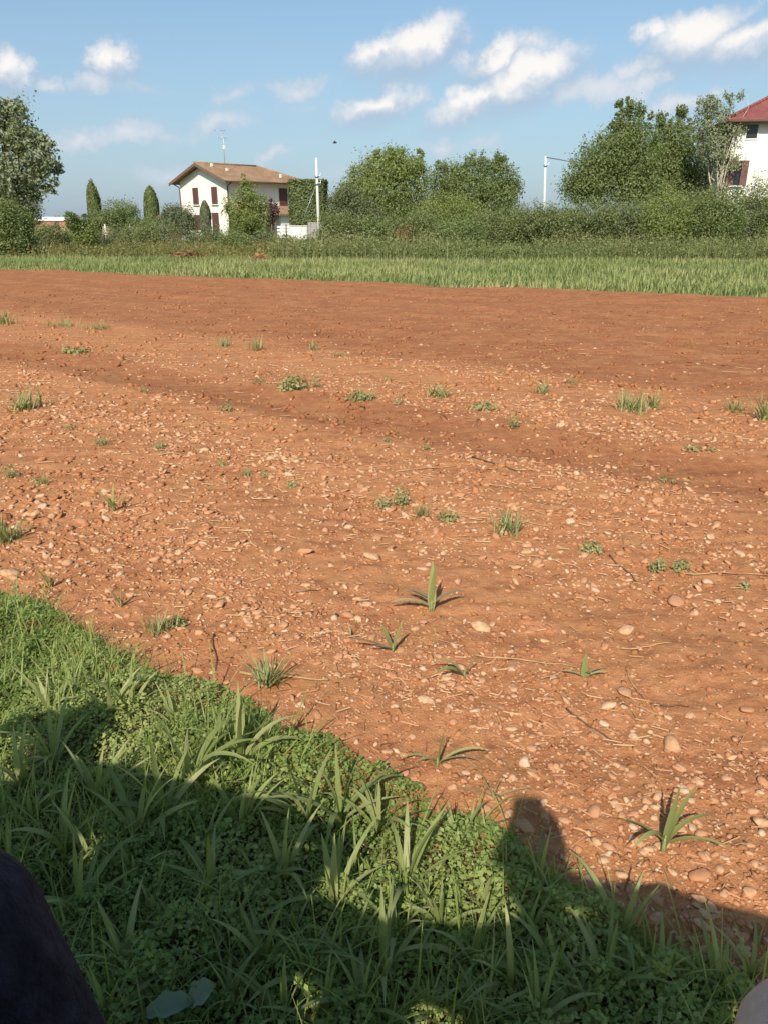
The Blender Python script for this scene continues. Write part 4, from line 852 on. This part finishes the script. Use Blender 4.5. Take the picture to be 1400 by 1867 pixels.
def white_house():
    C = at(420, 436, 80); C.z = 0                       # near corner between gable wall and long wall
    ang = R(47)
    root = thing('farmhouse', 'two-storey cream house with hipped brown tile roof and roof antenna', 'house', (C.x, C.y, -.1), ang)
    # local frame: x along the long wall (to the right and away), y along the gable wall (to the left and away), front long wall at y=0, gable at x=0
    Lf, Wg, eave, ridge = 9.4, 7.9, 5.35, 6.75
    bm = bmesh.new(); prof = [(0, 0), (0, eave), (Wg / 2, ridge - .08), (Wg, eave), (Wg, 0)]
    a = [bm.verts.new((0, p[0], p[1])) for p in prof]; b = [bm.verts.new((Lf, p[0], p[1] if p[1] < 6 else eave)) for p in prof]
    bm.faces.new(a); bm.faces.new(list(reversed(b)))
    for i in range(5): j = (i + 1) % 5; bm.faces.new((a[i], b[i], b[j], a[j]))
    bm_obj('wall', bm, MT['plaster'], root)
    ov, og = .85, .75; k = (ridge - eave) / (Wg / 2); ez = eave - k * ov + .16; hip = 3.4
    rf = bmesh.new()
    quad_slab(rf, [(-og, -ov, ez), (Lf + ov, -ov, ez), (Lf - hip + ov, Wg / 2, ridge + .16), (-og, Wg / 2, ridge + .16)], .14)
    roof = bm_obj('roof', rf, MT['tile'], root)
    rf = bmesh.new(); quad_slab(rf, [(-og, Wg + ov, ez), (Lf + ov, Wg + ov, ez), (Lf - hip + ov, Wg / 2, ridge + .16), (-og, Wg / 2, ridge + .16)], .14)
    bm_obj('roof_back_slope', rf, MT['tile'], roof)
    rf = bmesh.new(); quad_slab(rf, [(Lf + ov, -ov, ez), (Lf + ov, Wg + ov, ez), (Lf - hip + ov, Wg / 2, ridge + .16)], .14)
    bm_obj('roof_hip', rf, MT['tile'], roof)
    bm = bmesh.new()                                    # barge boards on the gable
    for sg in (0, 1):
        y0 = -ov if sg == 0 else Wg + ov
        quad_slab(bm, [(-og - .03, y0, ez - .02), (-og + .05, y0, ez - .02), (-og + .05, Wg / 2, ridge + .14), (-og - .03, Wg / 2, ridge + .14)], .26)
    bm_obj('barge_board', bm, MT['wood'], roof)
    tubes_obj('ridge_tiles', [([(-og, Wg / 2, ridge + .18), (Lf - hip + ov, Wg / 2, ridge + .18)], [.11, .11]), ([(Lf - hip + ov, Wg / 2, ridge + .18), (Lf + ov, -ov, ez + .04)], [.1, .1])], MT['tile'], roof, 8)
    tubes_obj('gutter', [([(-og, -ov - .06, ez - .08), (Lf + ov, -ov - .06, ez - .08)], [.08, .08])], MT['gutter'], roof, 8)
    tubes_obj('downspout', [([(.02, -ov, ez - .12), (.05, -.1, ez - .5), (.05, -.1, .2)], [.06, .06, .06])], MT['gutter'], root, 8)
    tubes_obj('downspout', [([(-.1, Wg + ov, ez - .12), (-.1, Wg + .0, ez - .45), (-.1, Wg - .06, .2)], [.06, .06, .06])], MT['gutter'], root, 8)
    for (x_, y_, h_) in ((.6, 3.0, .3), (1.6, 1.9, .25), (7.3, .6, .35)):
        zz = ez + k * (y_ + ov); one_box('vent', (x_, y_, zz + h_ / 2), (.2, .2, h_), MT['plaster2'], roof)
    for yy in (2.0, 5.2): shutter_window(root, (0, yy, 3.15), R(-90), .95, 1.55, 'shutter')
    shutter_window(root, (0, 2.1, .35), R(-90), 1.1, 2.0, 'shutter', False); shutter_window(root, (0, 5.3, .7), R(-90), .95, 1.45, 'shutter')
    shutter_window(root, (7.0, 0, 2.95), 0, 1.1, 1.75, 'shutter', False); shutter_window(root, (2.2, 0, 3.1), 0, .95, 1.45, 'shutter')
    # porch / annex along the long wall
    bm = bmesh.new(); quad_slab(bm, [(-.5, -2.7, 2.25), (Lf + .5, -2.7, 2.25), (Lf + .5, -.01, 3.05), (-.5, -.01, 3.05)], .16); bm_obj('porch_roof', bm, MT['tile'], root)
    bm = bmesh.new(); box(bm, (6.9, -1.15, 1.1), (4.4, 2.28, 2.2)); an = bm_obj('annex_wall', bm, MT['plaster'], root)
    shutter_window(root, (6.9, -2.29, .95), 0, .9, 1.05, 'shutter')
    for x_ in (.1, 2.4): one_box('porch_post', (x_, -2.35, 1.1), (.24, .24, 2.2), MT['plaster'], root)
    # antenna
    ax, ay = 2.9, Wg / 2; b0 = ridge + .2
    tubes_obj('antenna_mast', [([(ax, ay, b0 - .3), (ax, ay, b0 + 3.1)], [.03, .022])], MT['metal'], root, 6)
    ch = [([(ax - .7, ay + .5, b0 + 3.05), (ax + .2, ay - .1, b0 + 3.05)], [.02, .02]), ([(ax - .4, ay + .3, b0 + 2.4), (ax + .3, ay - .2, b0 + 2.4)], [.016, .016])]
    for f in np.linspace(0, 1, 7):
        p = Vector((ax - .7, ay + .5, b0 + 3.05)).lerp(Vector((ax + .2, ay - .1, b0 + 3.05)), f); dd = Vector((.2, .3, 0)); ch.append(([p - dd, p + dd], [.012, .012]))
    for f in np.linspace(0, 1, 5):
        p = Vector((ax - .4, ay + .3, b0 + 2.4)).lerp(Vector((ax + .3, ay - .2, b0 + 2.4)), f); ch.append(([p - Vector((0, 0, .22)), p + Vector((0, 0, .22))], [.012, .012]))
    tubes_obj('antenna_elements', ch, MT['metal'], root, 5)
    one_box('antenna_box', (ax, ay - .06, b0 + 1.55), (.2, .14, .34), MT['white'], root)
white_house()
# grey domed shed roof behind the corner shrub
c = at(318, 420, 72); sh = thing('garden_shed', 'brown-roofed shed behind the grey-green shrub', 'shed', (c.x, c.y, -.1), R(20))
one_box('wall', (0, 0, .95), (2.2, 2.0, 1.9), MT['fencegrey'], sh); bm = bmesh.new()
quad_slab(bm, [(-1.35, -1.2, 1.9), (0, -1.2, 2.75), (0, 1.2, 2.75), (-1.35, 1.2, 1.9)], .1); quad_slab(bm, [(1.35, -1.2, 1.9), (0, -1.2, 2.75), (0, 1.2, 2.75), (1.35, 1.2, 1.9)], .1)
bm_obj('roof', bm, MT['wood'], sh); one_box('door', (0, -1.02, .85), (.8, .04, 1.7), MT['wood'], sh)

# gate and garden wall by the annex
c = at(505, 438, 58); gt = thing('garden_gate', 'white slatted gate between two dark posts beside the house', 'gate', (c.x, c.y, -.1), R(4))
wg = (at(565, 438, 58).x - c.x)
for i in range(5): one_box('slat', (wg * .22, 0, .28 + i * .22), (wg * .42, .03, .12), MT['white'], gt)
for f in (0, .44): one_box('post', (wg * f, 0, .75), (.12, .12, 1.5), MT['gutter'], gt)
c2 = at(530, 438, 58); gw = thing('garden_wall', 'low white rendered wall right of the slatted gate', 'wall', (c2.x, 58.1, -.1), R(2)); ww = at(560, 438, 58).x - c2.x
one_box('wall', (ww / 2, 0, .6), (ww, .2, 1.2), MT['plaster2'], gw); one_box('coping', (ww / 2, 0, 1.23), (ww + .1, .28, .06), MT['concrete'], gw)
c3 = at(562, 438, 57.5); gf = thing('board_fence', 'grey board fence behind the white pole', 'fence', (c3.x, 57.9, -.1)); wf = at(592, 438, 57.5).x - c3.x
for i in range(6): one_box('board', (wf * (i + .5) / 6, 0, .75), (wf / 6 - .02, .03, 1.45), MT['fencegrey'], gf)
for f in (0, 1): one_box('post', (wf * f, .07, .8), (.09, .09, 1.6), MT['gutter'], gf)
# wire fence posts at left
for i, (a, Yd) in enumerate([(600, 52), (497, 56), (868 - 345, 57), (195, 60), (240, 60)]):
    p = at(a, 440, Yd); o = tubes_obj('fence_post', [([(0, 0, 0), (.02, 0, 1.35)], [.05, .045])], MT['concrete' if i in (0, 3, 4) else 'gutter'], None, 8); o.location = (p.x, p.y, -.1)
    tag(o, ['short leaning white post right of the big pole', 'slim dark post left of the slatted gate', 'slim dark post at the white wall', 'pale post below the left cypress', 'pale post below the round tree'][i], 'post')

# poles
def pole(label, Y, bx, by, tx, ty, r0, parts):
    b = at(bx, by, Y); t = at(tx, ty, Y); root = thing('utility_pole', label, 'pole', (b.x, b.y, -.15))
    T = Vector((t.x - b.x, 0, t.z + .15))
    tubes_obj('shaft', [([Vector((0, 0, 0)), T * .5, T], [r0, r0 * .8, r0 * .55])], MT['concrete'], root, 10)
    for f in parts:
        p = T * f
        tubes_obj('clamp', [([p - Vector((0, 0, .06)), p + Vector((0, 0, .06))], [r0 * 1.2, r0 * 1.2])], MT['metal'], root, 10)
        tubes_obj('insulator', [([p + Vector((0, -.02, .05)), p + Vector((r0 * 2, -.02, .05)), p + Vector((r0 * 2, -.02, .2))], [.02, .03, .03])], MT['white'], root, 8)
    return root, T
p1, T1 = pole('leaning white concrete pole with guy wire beside the clipped tree', 52, 583, 447, 577, 288, .115, (.72, .8))
g2 = at(556, 392, 52) - Vector(p1.location)
tubes_obj('guy_wire', [([T1 * .74, g2, Vector((g2.x * 1.5, 0, .15))], [.012, .012, .012])], MT['metal'], p1, 5)
p2, T2 = pole('thin white pole with a wire in the gap of the tree row', 58, 990, 440, 994, 285, .115, (.9,))
e = at(1050, 297, 56) - Vector(p2.location); e2 = at(1180, 290, 70) - Vector(p2.location)
tubes_obj('wire', [([T2 * .99, T2.lerp(e, .5) - Vector((0, 0, .02)), e, e2], [.03] * 4)], MT['gutter'], p2, 5)

# ------------------------------------------------------------------ red-roofed house at the right edge
def red_house():
    Y0 = 45; c = at(1317, 360, Y0); eave = at(1325, 216, Y0).z + .05
    root = thing('farmhouse', 'tall cream house with red hipped roof at the right edge', 'house', (c.x, c.y, -.1), R(-9))
    W, D = 9.0, 8.5
    bm = bmesh.new(); box(bm, (W / 2, D / 2, eave / 2), (W, D, eave)); bm_obj('wall', bm, MT['plaster'], root)
    ov = .5; ez = eave - .04; rz_ = eave + 2.3; bm = bmesh.new()
    A, B, Cc, Dd = (-ov, -ov, ez), (W + ov, -ov, ez), (W + ov, D + ov, ez), (-ov, D + ov, ez); r1, r2 = (W / 2 - .3, D / 2, rz_), (W / 2 + .3, D / 2, rz_)
    quad_slab(bm, [A, B, r2, r1], .16); roof = bm_obj('roof', bm, MT['tilered'], root)
    for nm, q in (('roof_left_slope', [A, Dd, r1]), ('roof_right_slope', [B, Cc, r2]), ('roof_back_slope', [Dd, Cc, r2, r1])):
        bm = bmesh.new(); quad_slab(bm, q, .16); bm_obj(nm, bm, MT['tilered'], roof)
    tubes_obj('hip_tiles', [([Vector(A) + Vector((0, 0, .02)), Vector(r1) + Vector((0, 0, .03))], [.09, .09])], MT['tilered'], roof, 8)
    tubes_obj('gutter', [([(-ov - .05, -ov - .06, ez - .1), (W + ov, -ov - .06, ez - .1)], [.07, .07]), ([(-ov - .06, -ov - .05, ez - .1), (-ov - .06, D + ov, ez - .1)], [.07, .07])], MT['gutter'], roof, 8)
    tubes_obj('downspout', [([(-ov + .02, -ov, ez - .15), (-.35, -.45, ez - .4), (-.02, -.1, ez - .75), (-.02, -.1, 0)], [.05] * 4)], MT['gutter'], root, 8)
    def to_local(x, y): p = at(x, y, Y0); return p
    k = at(1400, 240, Y0).x - at(1300, 240, Y0).x; ppm = 100 / k
    def wx(px_): return (px_ - 1334) / ppm
    zt = at(1367, 253, Y0).z + .1; w_ = 19 / ppm; h_ = .66
    win = bpy.data.objects.new('window', None); link(win, root); win.location = (wx(1368), 0, zt)
    one_box('pane', (0, -.006, h_ / 2), (w_, .02, h_), MT['dark'], win)
    bm = bmesh.new()
    for sx in (-1, 1): box(bm, (sx * (w_ / 2 + .03), -.02, h_ / 2), (.06, .05, h_ + .12))
    for zz in (-.03, h_ + .03): box(bm, (0, -.021, zz), (w_, .05, .06))
    bm_obj('frame', bm, MT['plaster2'], win)
    zb = at(1350, 338, Y0).z + .1; zh = at(1350, 293, Y0).z + .1 - zb
    win = bpy.data.objects.new('window', None); link(win, root); win.location = (wx(1352), 0, zb)
    one_box('pane', (0, -.006, zh / 2), (.44, .02, zh), MT['dark'], win)
    one_box('shutter', (-.33, -.07, zh / 2), (.36, .05, zh), MT['shutter2'], win, R(-6)); one_box('shutter', (.36, -.09, zh / 2), (.38, .05, zh), MT['shutter2'], win, R(14))
    one_box('sill', (0, -.08, -.05), (.7, .16, .06), MT['concrete'], win)
    for x_ in (4.2, 6.8): shutter_window(root, (x_, 0, zb), 0, .9, zh, 'shutter2')
red_house()

# far farm shed on the skyline, brush heaps, a bird
c = at(102, 408, 250); fs = thing('farm_shed', 'long low brick shed with white roof on the far left skyline', 'shed', (c.x, c.y, -.1))
one_box('wall', (0, 0, 1.0), (11, 6, 2.0), MT['brick'], fs); bm = bmesh.new(); quad_slab(bm, [(-5.8, -3.4, 2.05), (5.8, -3.4, 2.05), (5.8, 0, 2.9), (-5.8, 0, 2.9)], .2); quad_slab(bm, [(-5.8, 3.4, 2.05), (5.8, 3.4, 2.05), (5.8, 0, 2.9), (-5.8, 0, 2.9)], .2)
bm_obj('roof', bm, MT['white'], fs); one_box('door', (1.5, -3.02, .8), (1.6, .05, 1.6), MT['gutter'], fs)
def heap(label, px_, py_, Y, w, h_, mat, seed):
    r = np.random.default_rng(seed); c = at(px_, py_, Y); n = 420; root_ = []
    u = r.normal(size=(n, 2)); x_ = u[:, 0] * w * .3; y_ = u[:, 1] * w * .18; top = h_ * np.exp(-(u[:, 0] ** 2 + u[:, 1] ** 2) * .5); z_ = top * r.random(n) ** .5
    az = r.uniform(0, 6.28, n); el = r.normal(size=n) * .3; L = .35 * (.4 + r.random(n)); d = np.stack([np.cos(az) * np.cos(el), np.sin(az) * np.cos(el), np.sin(el)], 1)
    nrm = np.cross(d, r.normal(size=(n, 3))); nrm /= np.linalg.norm(nrm, axis=1)[:, None]; v, q = leaf_quads(np.stack([x_, y_, z_ + .05], 1), L, .05, nrm, d, np.cross(nrm, d))
    o = np_obj('brush_heap', v, q, mat, None, r.random(n)); o.location = (c.x, c.y, -.05); tag(o, label, 'heap')
heap('orange-brown heap of dry brush in the grass left of the house', 345, 470, 33.0, 1.7, .34, LV['rust'], 1)
heap('small yellow heap of straw in the grass before the slim tree', 475, 474, 32.0, .55, .2, MT['straw'], 2)
b = at(611, 260, 60); bird = thing('bird', 'tiny dark bird flying above the white pole', 'bird', b)
bm = bmesh.new(); bmesh.ops.create_icosphere(bm, subdivisions=2, radius=1); bmesh.ops.transform(bm, matrix=Matrix.Diagonal((.16, .05, .06, 1)), verts=bm.verts); bm_obj('body', bm, MT['dark'], bird)
for sg in (-1, 1): np_obj('wing', np.array([(.07, 0, .02), (-.05, 0, .02), (-.06, sg * .14, .09), (-.08, sg * .26, .05), (.03, sg * .15, .10)]), np.array([[0, 1, 2, 4], [4, 2, 3, 3]])[:1], MT['dark'], bird)

# ------------------------------------------------------------------ the two people by the camera and what they sit on
MT['skin'] = simple('skin', (.52, .33, .25), .6, .06, 20)
MT['navy'] = simple('navy_cloth', (.022, .019, .028), .95, .6, 22, .9, 45)
MT['beige'] = simple('beige_cloth', (.70, .47, .35), .95, .08, 60, .4, 300)
MT['shirt'] = simple('grey_shirt', (.25, .27, .30), .95, .1, 40, .3, 200)
MT['hair'] = simple('dark_hair', (.035, .024, .018), .7, .3, 60, .6, 120)
MT['shoe'] = simple('shoe', (.06, .055, .05), .7, .2, 20)
MT['phone'] = simple('phone_shell', (.03, .03, .035), .3, .05, 5, spec=.5)
MT['stool'] = simple('stool_wood', (.30, .19, .10), .7, .2, 12)
def capsules(name, chains, mat, parent, voxel=.012, smooth_it=6):
    """one continuous skin round tapered bones"""
    Vs, Fs = [], []; o = 0
    def ball(c, rad):
        nonlocal o
        rad = np.array(rad if hasattr(rad, '__len__') else (rad,) * 3); Vs.append(IC2V * rad + np.array(c)); Fs.append(IC2F + o); o += len(IC2V)
    for pts, rad in chains:
        pts = [np.array(p, float) for p in pts]
        if len(pts) == 1: ball(pts[0], rad[0]); continue
        for i in range(len(pts) - 1):
            L = np.linalg.norm(pts[i + 1] - pts[i]); k = max(2, int(L / (min(rad[i], rad[i + 1]) * .35)))
            for j in range(k + 1): f = j / k; ball(pts[i] * (1 - f) + pts[i + 1] * f, rad[i] * (1 - f) + rad[i + 1] * f)
    ob = np_obj(name, np.concatenate(Vs), np.concatenate(Fs), mat, parent)
    m = ob.modifiers.new('remesh', 'REMESH'); m.mode = 'VOXEL'; m.voxel_size = voxel; m.use_smooth_shade = True
    s_ = ob.modifiers.new('smooth', 'SMOOTH'); s_.iterations = smooth_it; s_.factor = .5
    return ob
def inflate(ch, d): return [(p, [(np.array(q) + d if hasattr(q, '__len__') else q + d) for q in rd]) for p, rd in ch]
def head_chain(c, fwd):
    c = np.array(c); fwd = np.array(fwd) / np.linalg.norm(fwd); sd = np.array([fwd[1], -fwd[0], 0])
    return [([c], [(.072, .085, .10)]), ([c + fwd * .025 - [0, 0, .06]], [(.05, .055, .055)]), ([c + fwd * .088 + [0, 0, -.005], c + fwd * .105 - [0, 0, .03]], [.010, .015]),
            ([c + fwd * .082 - [0, 0, .062], c + fwd * .080 - [0, 0, .075]], [.014, .013]), ([c + sd * .074 - [0, 0, .01]], [(.014, .022, .032)]), ([c - sd * .074 - [0, 0, .01]], [(.014, .022, .032)]),
            ([c + fwd * .074 + sd * .032 + [0, 0, .018], c + fwd * .078 - sd * .032 + [0, 0, .018]], [.012, .012])]
def hand_chain(w, d, side, curl, s_=1.0, palm_n=(0, 0, -1)):
    """w wrist, d hand direction, side thumb direction, palm normal"""
    w = np.array(w, float); d = np.array(d, float); d /= np.linalg.norm(d); side = np.array(side, float); side -= d * side.dot(d); side /= np.linalg.norm(side); n = np.array(palm_n, float); n -= d * n.dot(d); n -= side * n.dot(side); n /= np.linalg.norm(n)
    ch = [([w, w + d * .05], [.026, .03])]
    for k in range(4): ch.append(([w + d * .02 + side * (.03 - .02 * k) * .6, w + d * .085 + side * (.033 - .022 * k)], [.017, .0125]))
    for k, Lf in enumerate((.070, .078, .072, .056)):
        p = w + d * .088 + side * (.033 - .022 * k); seg = Lf / 3; a = .25; pts = [p]
        for j in range(3):
            a += curl; pts.append(pts[-1] + (d * math.cos(a) + n * math.sin(a)) * seg * 1.1)
        ch.append((pts, [.0098, .0092, .0085, .0078]))
    b = w + d * .03 + side * .03; ch.append(([b, b + d * .03 + side * .025 + n * .012, b + d * .058 + side * .03 + n * .026], [.015, .0115, .0095]))
    return ch
def stool(label, x_, y_, h_, rz):
    root = thing('wooden_stool', label, 'stool', (x_, y_, -.02), rz)
    bm = bmesh.new(); bmesh.ops.create_cone(bm, cap_ends=True, segments=28, radius1=.17, radius2=.17, depth=.035); bmesh.ops.translate(bm, vec=(0, 0, h_), verts=bm.verts); bm_obj('seat', bm, MT['stool'], root)
    for k in range(4):
        a = PI / 4 + k * PI / 2; tubes_obj('leg', [([(math.cos(a) * .11, math.sin(a) * .11, h_ - .02), (math.cos(a) * .17, math.sin(a) * .17, 0)], [.018, .014])], MT['stool'], root, 8)
stool('round wooden stool under the person taking the picture', .08, -.08, .50, .2)
stool('round wooden stool under the person in navy', -.95, .22, .43, .6)

# person taking the picture
def photographer():
    hipL, hipR = (-.03, -.06, .60), (.19, -.05, .60)
    kneeR = (.437, .535, .60); kneeL = (-.20, .36, .58); ankR = (.47, .36, .09); ankL = (-.20, .28, .09)
    shL, shR = (-.15, -.18, 1.15), (.26, -.17, 1.14); neck = (.02, -.19, 1.18); headc = (-.018, -.135, 1.385)
    elbR, elbL = (.51, -.06, 1.08), (-.43, .06, 1.03); wrR = (.065, -.06, 1.225); wrL = (-.17, .22, .72)
    torso = [([(.08, -.07, .62), (.08, -.13, .85)], [.135, .125]), ([(.08, -.13, .85), (.07, -.18, 1.08)], [.125, .12]), ([(.0, -.07, .60), (.16, -.07, .60)], [.12, .12]), ([(-.02, -.18, 1.06), (.16, -.17, 1.07)], [.11, .11]), ([shL, neck, shR], [.062, .075, .062])]
    armR = [([shR, elbR], [.056, .044]), ([elbR, wrR], [.044, .028])]; armL = [([shL, elbL], [.056, .044]), ([elbL, wrL], [.044, .028])]
    legs = [([hipR, kneeR], [.088, .066]), ([kneeR, ankR], [.066, .042]), ([hipL, kneeL], [.088, .066]), ([kneeL, ankL], [.066, .042])]
    ph_u = np.array([0, math.sin(PITCH), math.cos(PITCH)])
    hands = hand_chain(wrR, (-.28, .2, .9), (-.8, .1, -.2), .42, 1, (-.5, .4, .1)) + hand_chain(wrL, (-.1, .8, -.35), (.9, .2, 0), .28)
    root = thing('person', 'seated person in grey shirt and beige trousers holding up a phone', 'person', (.08, 0, -.02)); off = lambda ch: [([np.array(p) - [.08, 0, -.02] for p in pts], rd) for pts, rd in ch]
    feet = [([(ankR[0], ankR[1], .07), (ankR[0] + .02, ankR[1] + .19, .05)], [.045, .042]), ([(ankL[0], ankL[1], .07), (ankL[0] - .02, ankL[1] + .19, .05)], [.045, .042])]
    capsules('body', off(torso + armR + armL + legs + feet + hands + head_chain(headc, (0, 1, -.15)) + [([neck, headc], [.052, .05])]), MT['skin'], root, .007, 5)
    capsules('shirt', off(inflate(torso + [armR[0], armL[0]], .012) + inflate([([elbR, np.array(elbR) * .35 + np.array(wrR) * .65], [.044, .034]), ([elbL, np.array(elbL) * .4 + np.array(wrL) * .6], [.044, .034])], .012)), MT['shirt'], root, .011)
    capsules('trousers', off(inflate(legs, .014) + inflate([torso[2]], .016)), MT['beige'], root, .011)
    capsules('shoes', off(inflate(feet, .012)), MT['shoe'], root, .01)
    hc = np.array(headc); capsules('hair', off([([hc + [0, -.02, .03]], [(.075, .092, .092)]), ([hc + [0, -.055, -.02]], [(.075, .06, .08)])]), MT['hair'], root, .01)
    for sx in (-1, 1):
        bm = bmesh.new(); bmesh.ops.create_icosphere(bm, subdivisions=2, radius=.011); o = bm_obj('eye', bm, MT['white'], root, True); o.location = np.array(headc) - [.08, 0, -.02] + [sx * .03, .075, .0]
photographer()
# phone: just behind the lens, tilted with the view
ph = thing('phone', 'black phone held up in front of the seated person', 'phone', (0, 0, H)); ph.rotation_euler = (-PITCH, 0, 0)
def rounded_slab(bm, cx, y0, y1, cz, w, h_, rad):
    out = []
    for (sx, sz, a0) in ((1, 1, 0), (-1, 1, 90), (-1, -1, 180), (1, -1, 270)):
        for k in range(7):
            a = R(a0 + k * 15); out.append((cx + sx * (w / 2 - rad) + math.cos(a) * rad, cz + sz * (h_ / 2 - rad) + math.sin(a) * rad))
    f = [bm.verts.new((p[0], y1, p[1])) for p in out]; b_ = [bm.verts.new((p[0], y0, p[1])) for p in out]
    bm.faces.new(f); bm.faces.new(list(reversed(b_)))
    for k in range(len(out)): bm.faces.new((f[k], b_[k], b_[(k + 1) % len(out)], f[(k + 1) % len(out)]))
bm = bmesh.new(); rounded_slab(bm, -.008, -.014, -.005, -.064, .076, .156, .016); bm_obj('case', bm, MT['phone'], ph)
bm = bmesh.new(); rounded_slab(bm, -.008, -.0152, -.0142, -.064, .070, .148, .013); bm_obj('screen', bm, MT['dark'], ph)
bm = bmesh.new(); bmesh.ops.create_cone(bm, cap_ends=True, segments=20, radius1=.008, radius2=.008, depth=.003); bmesh.ops.rotate(bm, cent=(0, 0, 0), matrix=Matrix.Rotation(R(90), 3, 'X'), verts=bm.verts); bmesh.ops.translate(bm, vec=(0, -.0035, 0), verts=bm.verts); bm_obj('lens', bm, MT['dark'], ph)

# companion in navy on the left
def companion():
    f = np.array([.85, .53, 0]); sd = np.array([.53, -.85, 0]); hip = np.array([-.95, .22, .56])
    hipR, hipL = hip + sd * .10 + f * .02, hip - sd * .10 + f * .02
    kneeL = np.array([-.55, .72, .54]); kneeR = np.array([-.36, .38, .53]); ankL = np.array([-.30, .60, .09]); ankR = np.array([-.50, .30, .09])
    chest = np.array([-1.05, .25, .93]); neck = np.array([-1.14, .29, 1.17]); shR = np.array([-.95, .33, 1.12]); shL = np.array([-1.31, .24, 1.13])
    headc = np.array([-1.21, .33, 1.345])
    elbR = np.array([-.66, .33, 1.07]); wrR = np.array([-.43, .32, 1.03]); elbL = np.array([-1.56, .30, 1.23]); wrL = np.array([-1.42, .35, 1.36])
    torso = [([hip + [0, 0, .05], chest], [.14, .13]), ([hipR, hipL], [.125, .125]), ([chest + sd * .08, chest - sd * .08], [.115, .115]), ([shR, neck, shL], [.066, .075, .066])]
    arms = [([shR, elbR], [.056, .045]), ([elbR, wrR], [.045, .029]), ([shL, elbL], [.056, .045]), ([elbL, wrL], [.045, .029])]
    legs = [([hipR, kneeR], [.092, .072]), ([kneeR, ankR], [.07, .044]), ([hipL, kneeL], [.10, .098]), ([kneeL, ankL], [.098, .055])]
    feet = [([(ankR[0], ankR[1], .07), tuple(np.array([ankR[0], ankR[1], .05]) + f * .18)], [.045, .042]), ([(ankL[0], ankL[1], .07), tuple(np.array([ankL[0], ankL[1], .05]) + f * .18)], [.045, .042])]
    hands = hand_chain(wrR, (.85, -.1, -.4), (.2, .8, .2), .3) + hand_chain(wrL, (.75, -.1, .25), (.1, .1, .9), .2, 1, (.1, -.9, 0))
    root = thing('person', 'seated person in navy clothes whose knee shows at the lower left', 'person', (-.95, .22, -.02)); off = lambda ch: [([np.array(p) - [-.95, .22, -.02] for p in pts], rd) for pts, rd in ch]
    capsules('body', off(torso + arms + legs + feet + hands + head_chain(headc, f) + [([neck, headc], [.054, .05])]), MT['skin'], root, .008, 5)
    capsules('jacket', off(inflate(torso + arms[:1] + arms[2:3], .018) + inflate([([elbR, elbR * .3 + wrR * .7], [.045, .035]), ([elbL, elbL * .3 + wrL * .7], [.045, .035])], .016)), MT['navy'], root, .012)
    capsules('trousers', off(inflate(legs, .022) + inflate([torso[1]], .02)), MT['navy'], root, .011)
    capsules('shoes', off(inflate(feet, .012)), MT['shoe'], root, .01)
    capsules('hair', off([([headc - f * .02 + [0, 0, .03]], [(.088, .092, .095)]), ([headc - f * .055 - [0, 0, .02]], [(.07, .07, .08)])]), MT['hair'], root, .01)
    for sx in (-1, 1):
        bm = bmesh.new(); bmesh.ops.create_icosphere(bm, subdivisions=2, radius=.011); o = bm_obj('eye', bm, MT['white'], root, True); o.location = headc - np.array([-.95, .22, -.02]) + f * .075 + sd * sx * .03
companion()
# unseen bag added on the companion's lap to fill the ground shadow under the arm
bag = thing('shadow_bag', 'dark bag standing on the lap of the person in navy', 'bag', (-.62, .33, .60), R(-28))
bm = bmesh.new(); box(bm, (0, 0, .20), (.54, .21, .38), 0, .07); bm_obj('pouch', bm, MT['navy'], bag, True)
bm = bmesh.new(); box(bm, (0, -.03, .37), (.50, .24, .05), 0, .02); bm_obj('flap', bm, MT['shoe'], bag)
tubes_obj('strap', [([(-.24, 0, .37), (-.28, .02, .30), (-.285, .03, .1), (-.26, .03, .03)], [.012] * 4)], MT['shoe'], bag, 8)
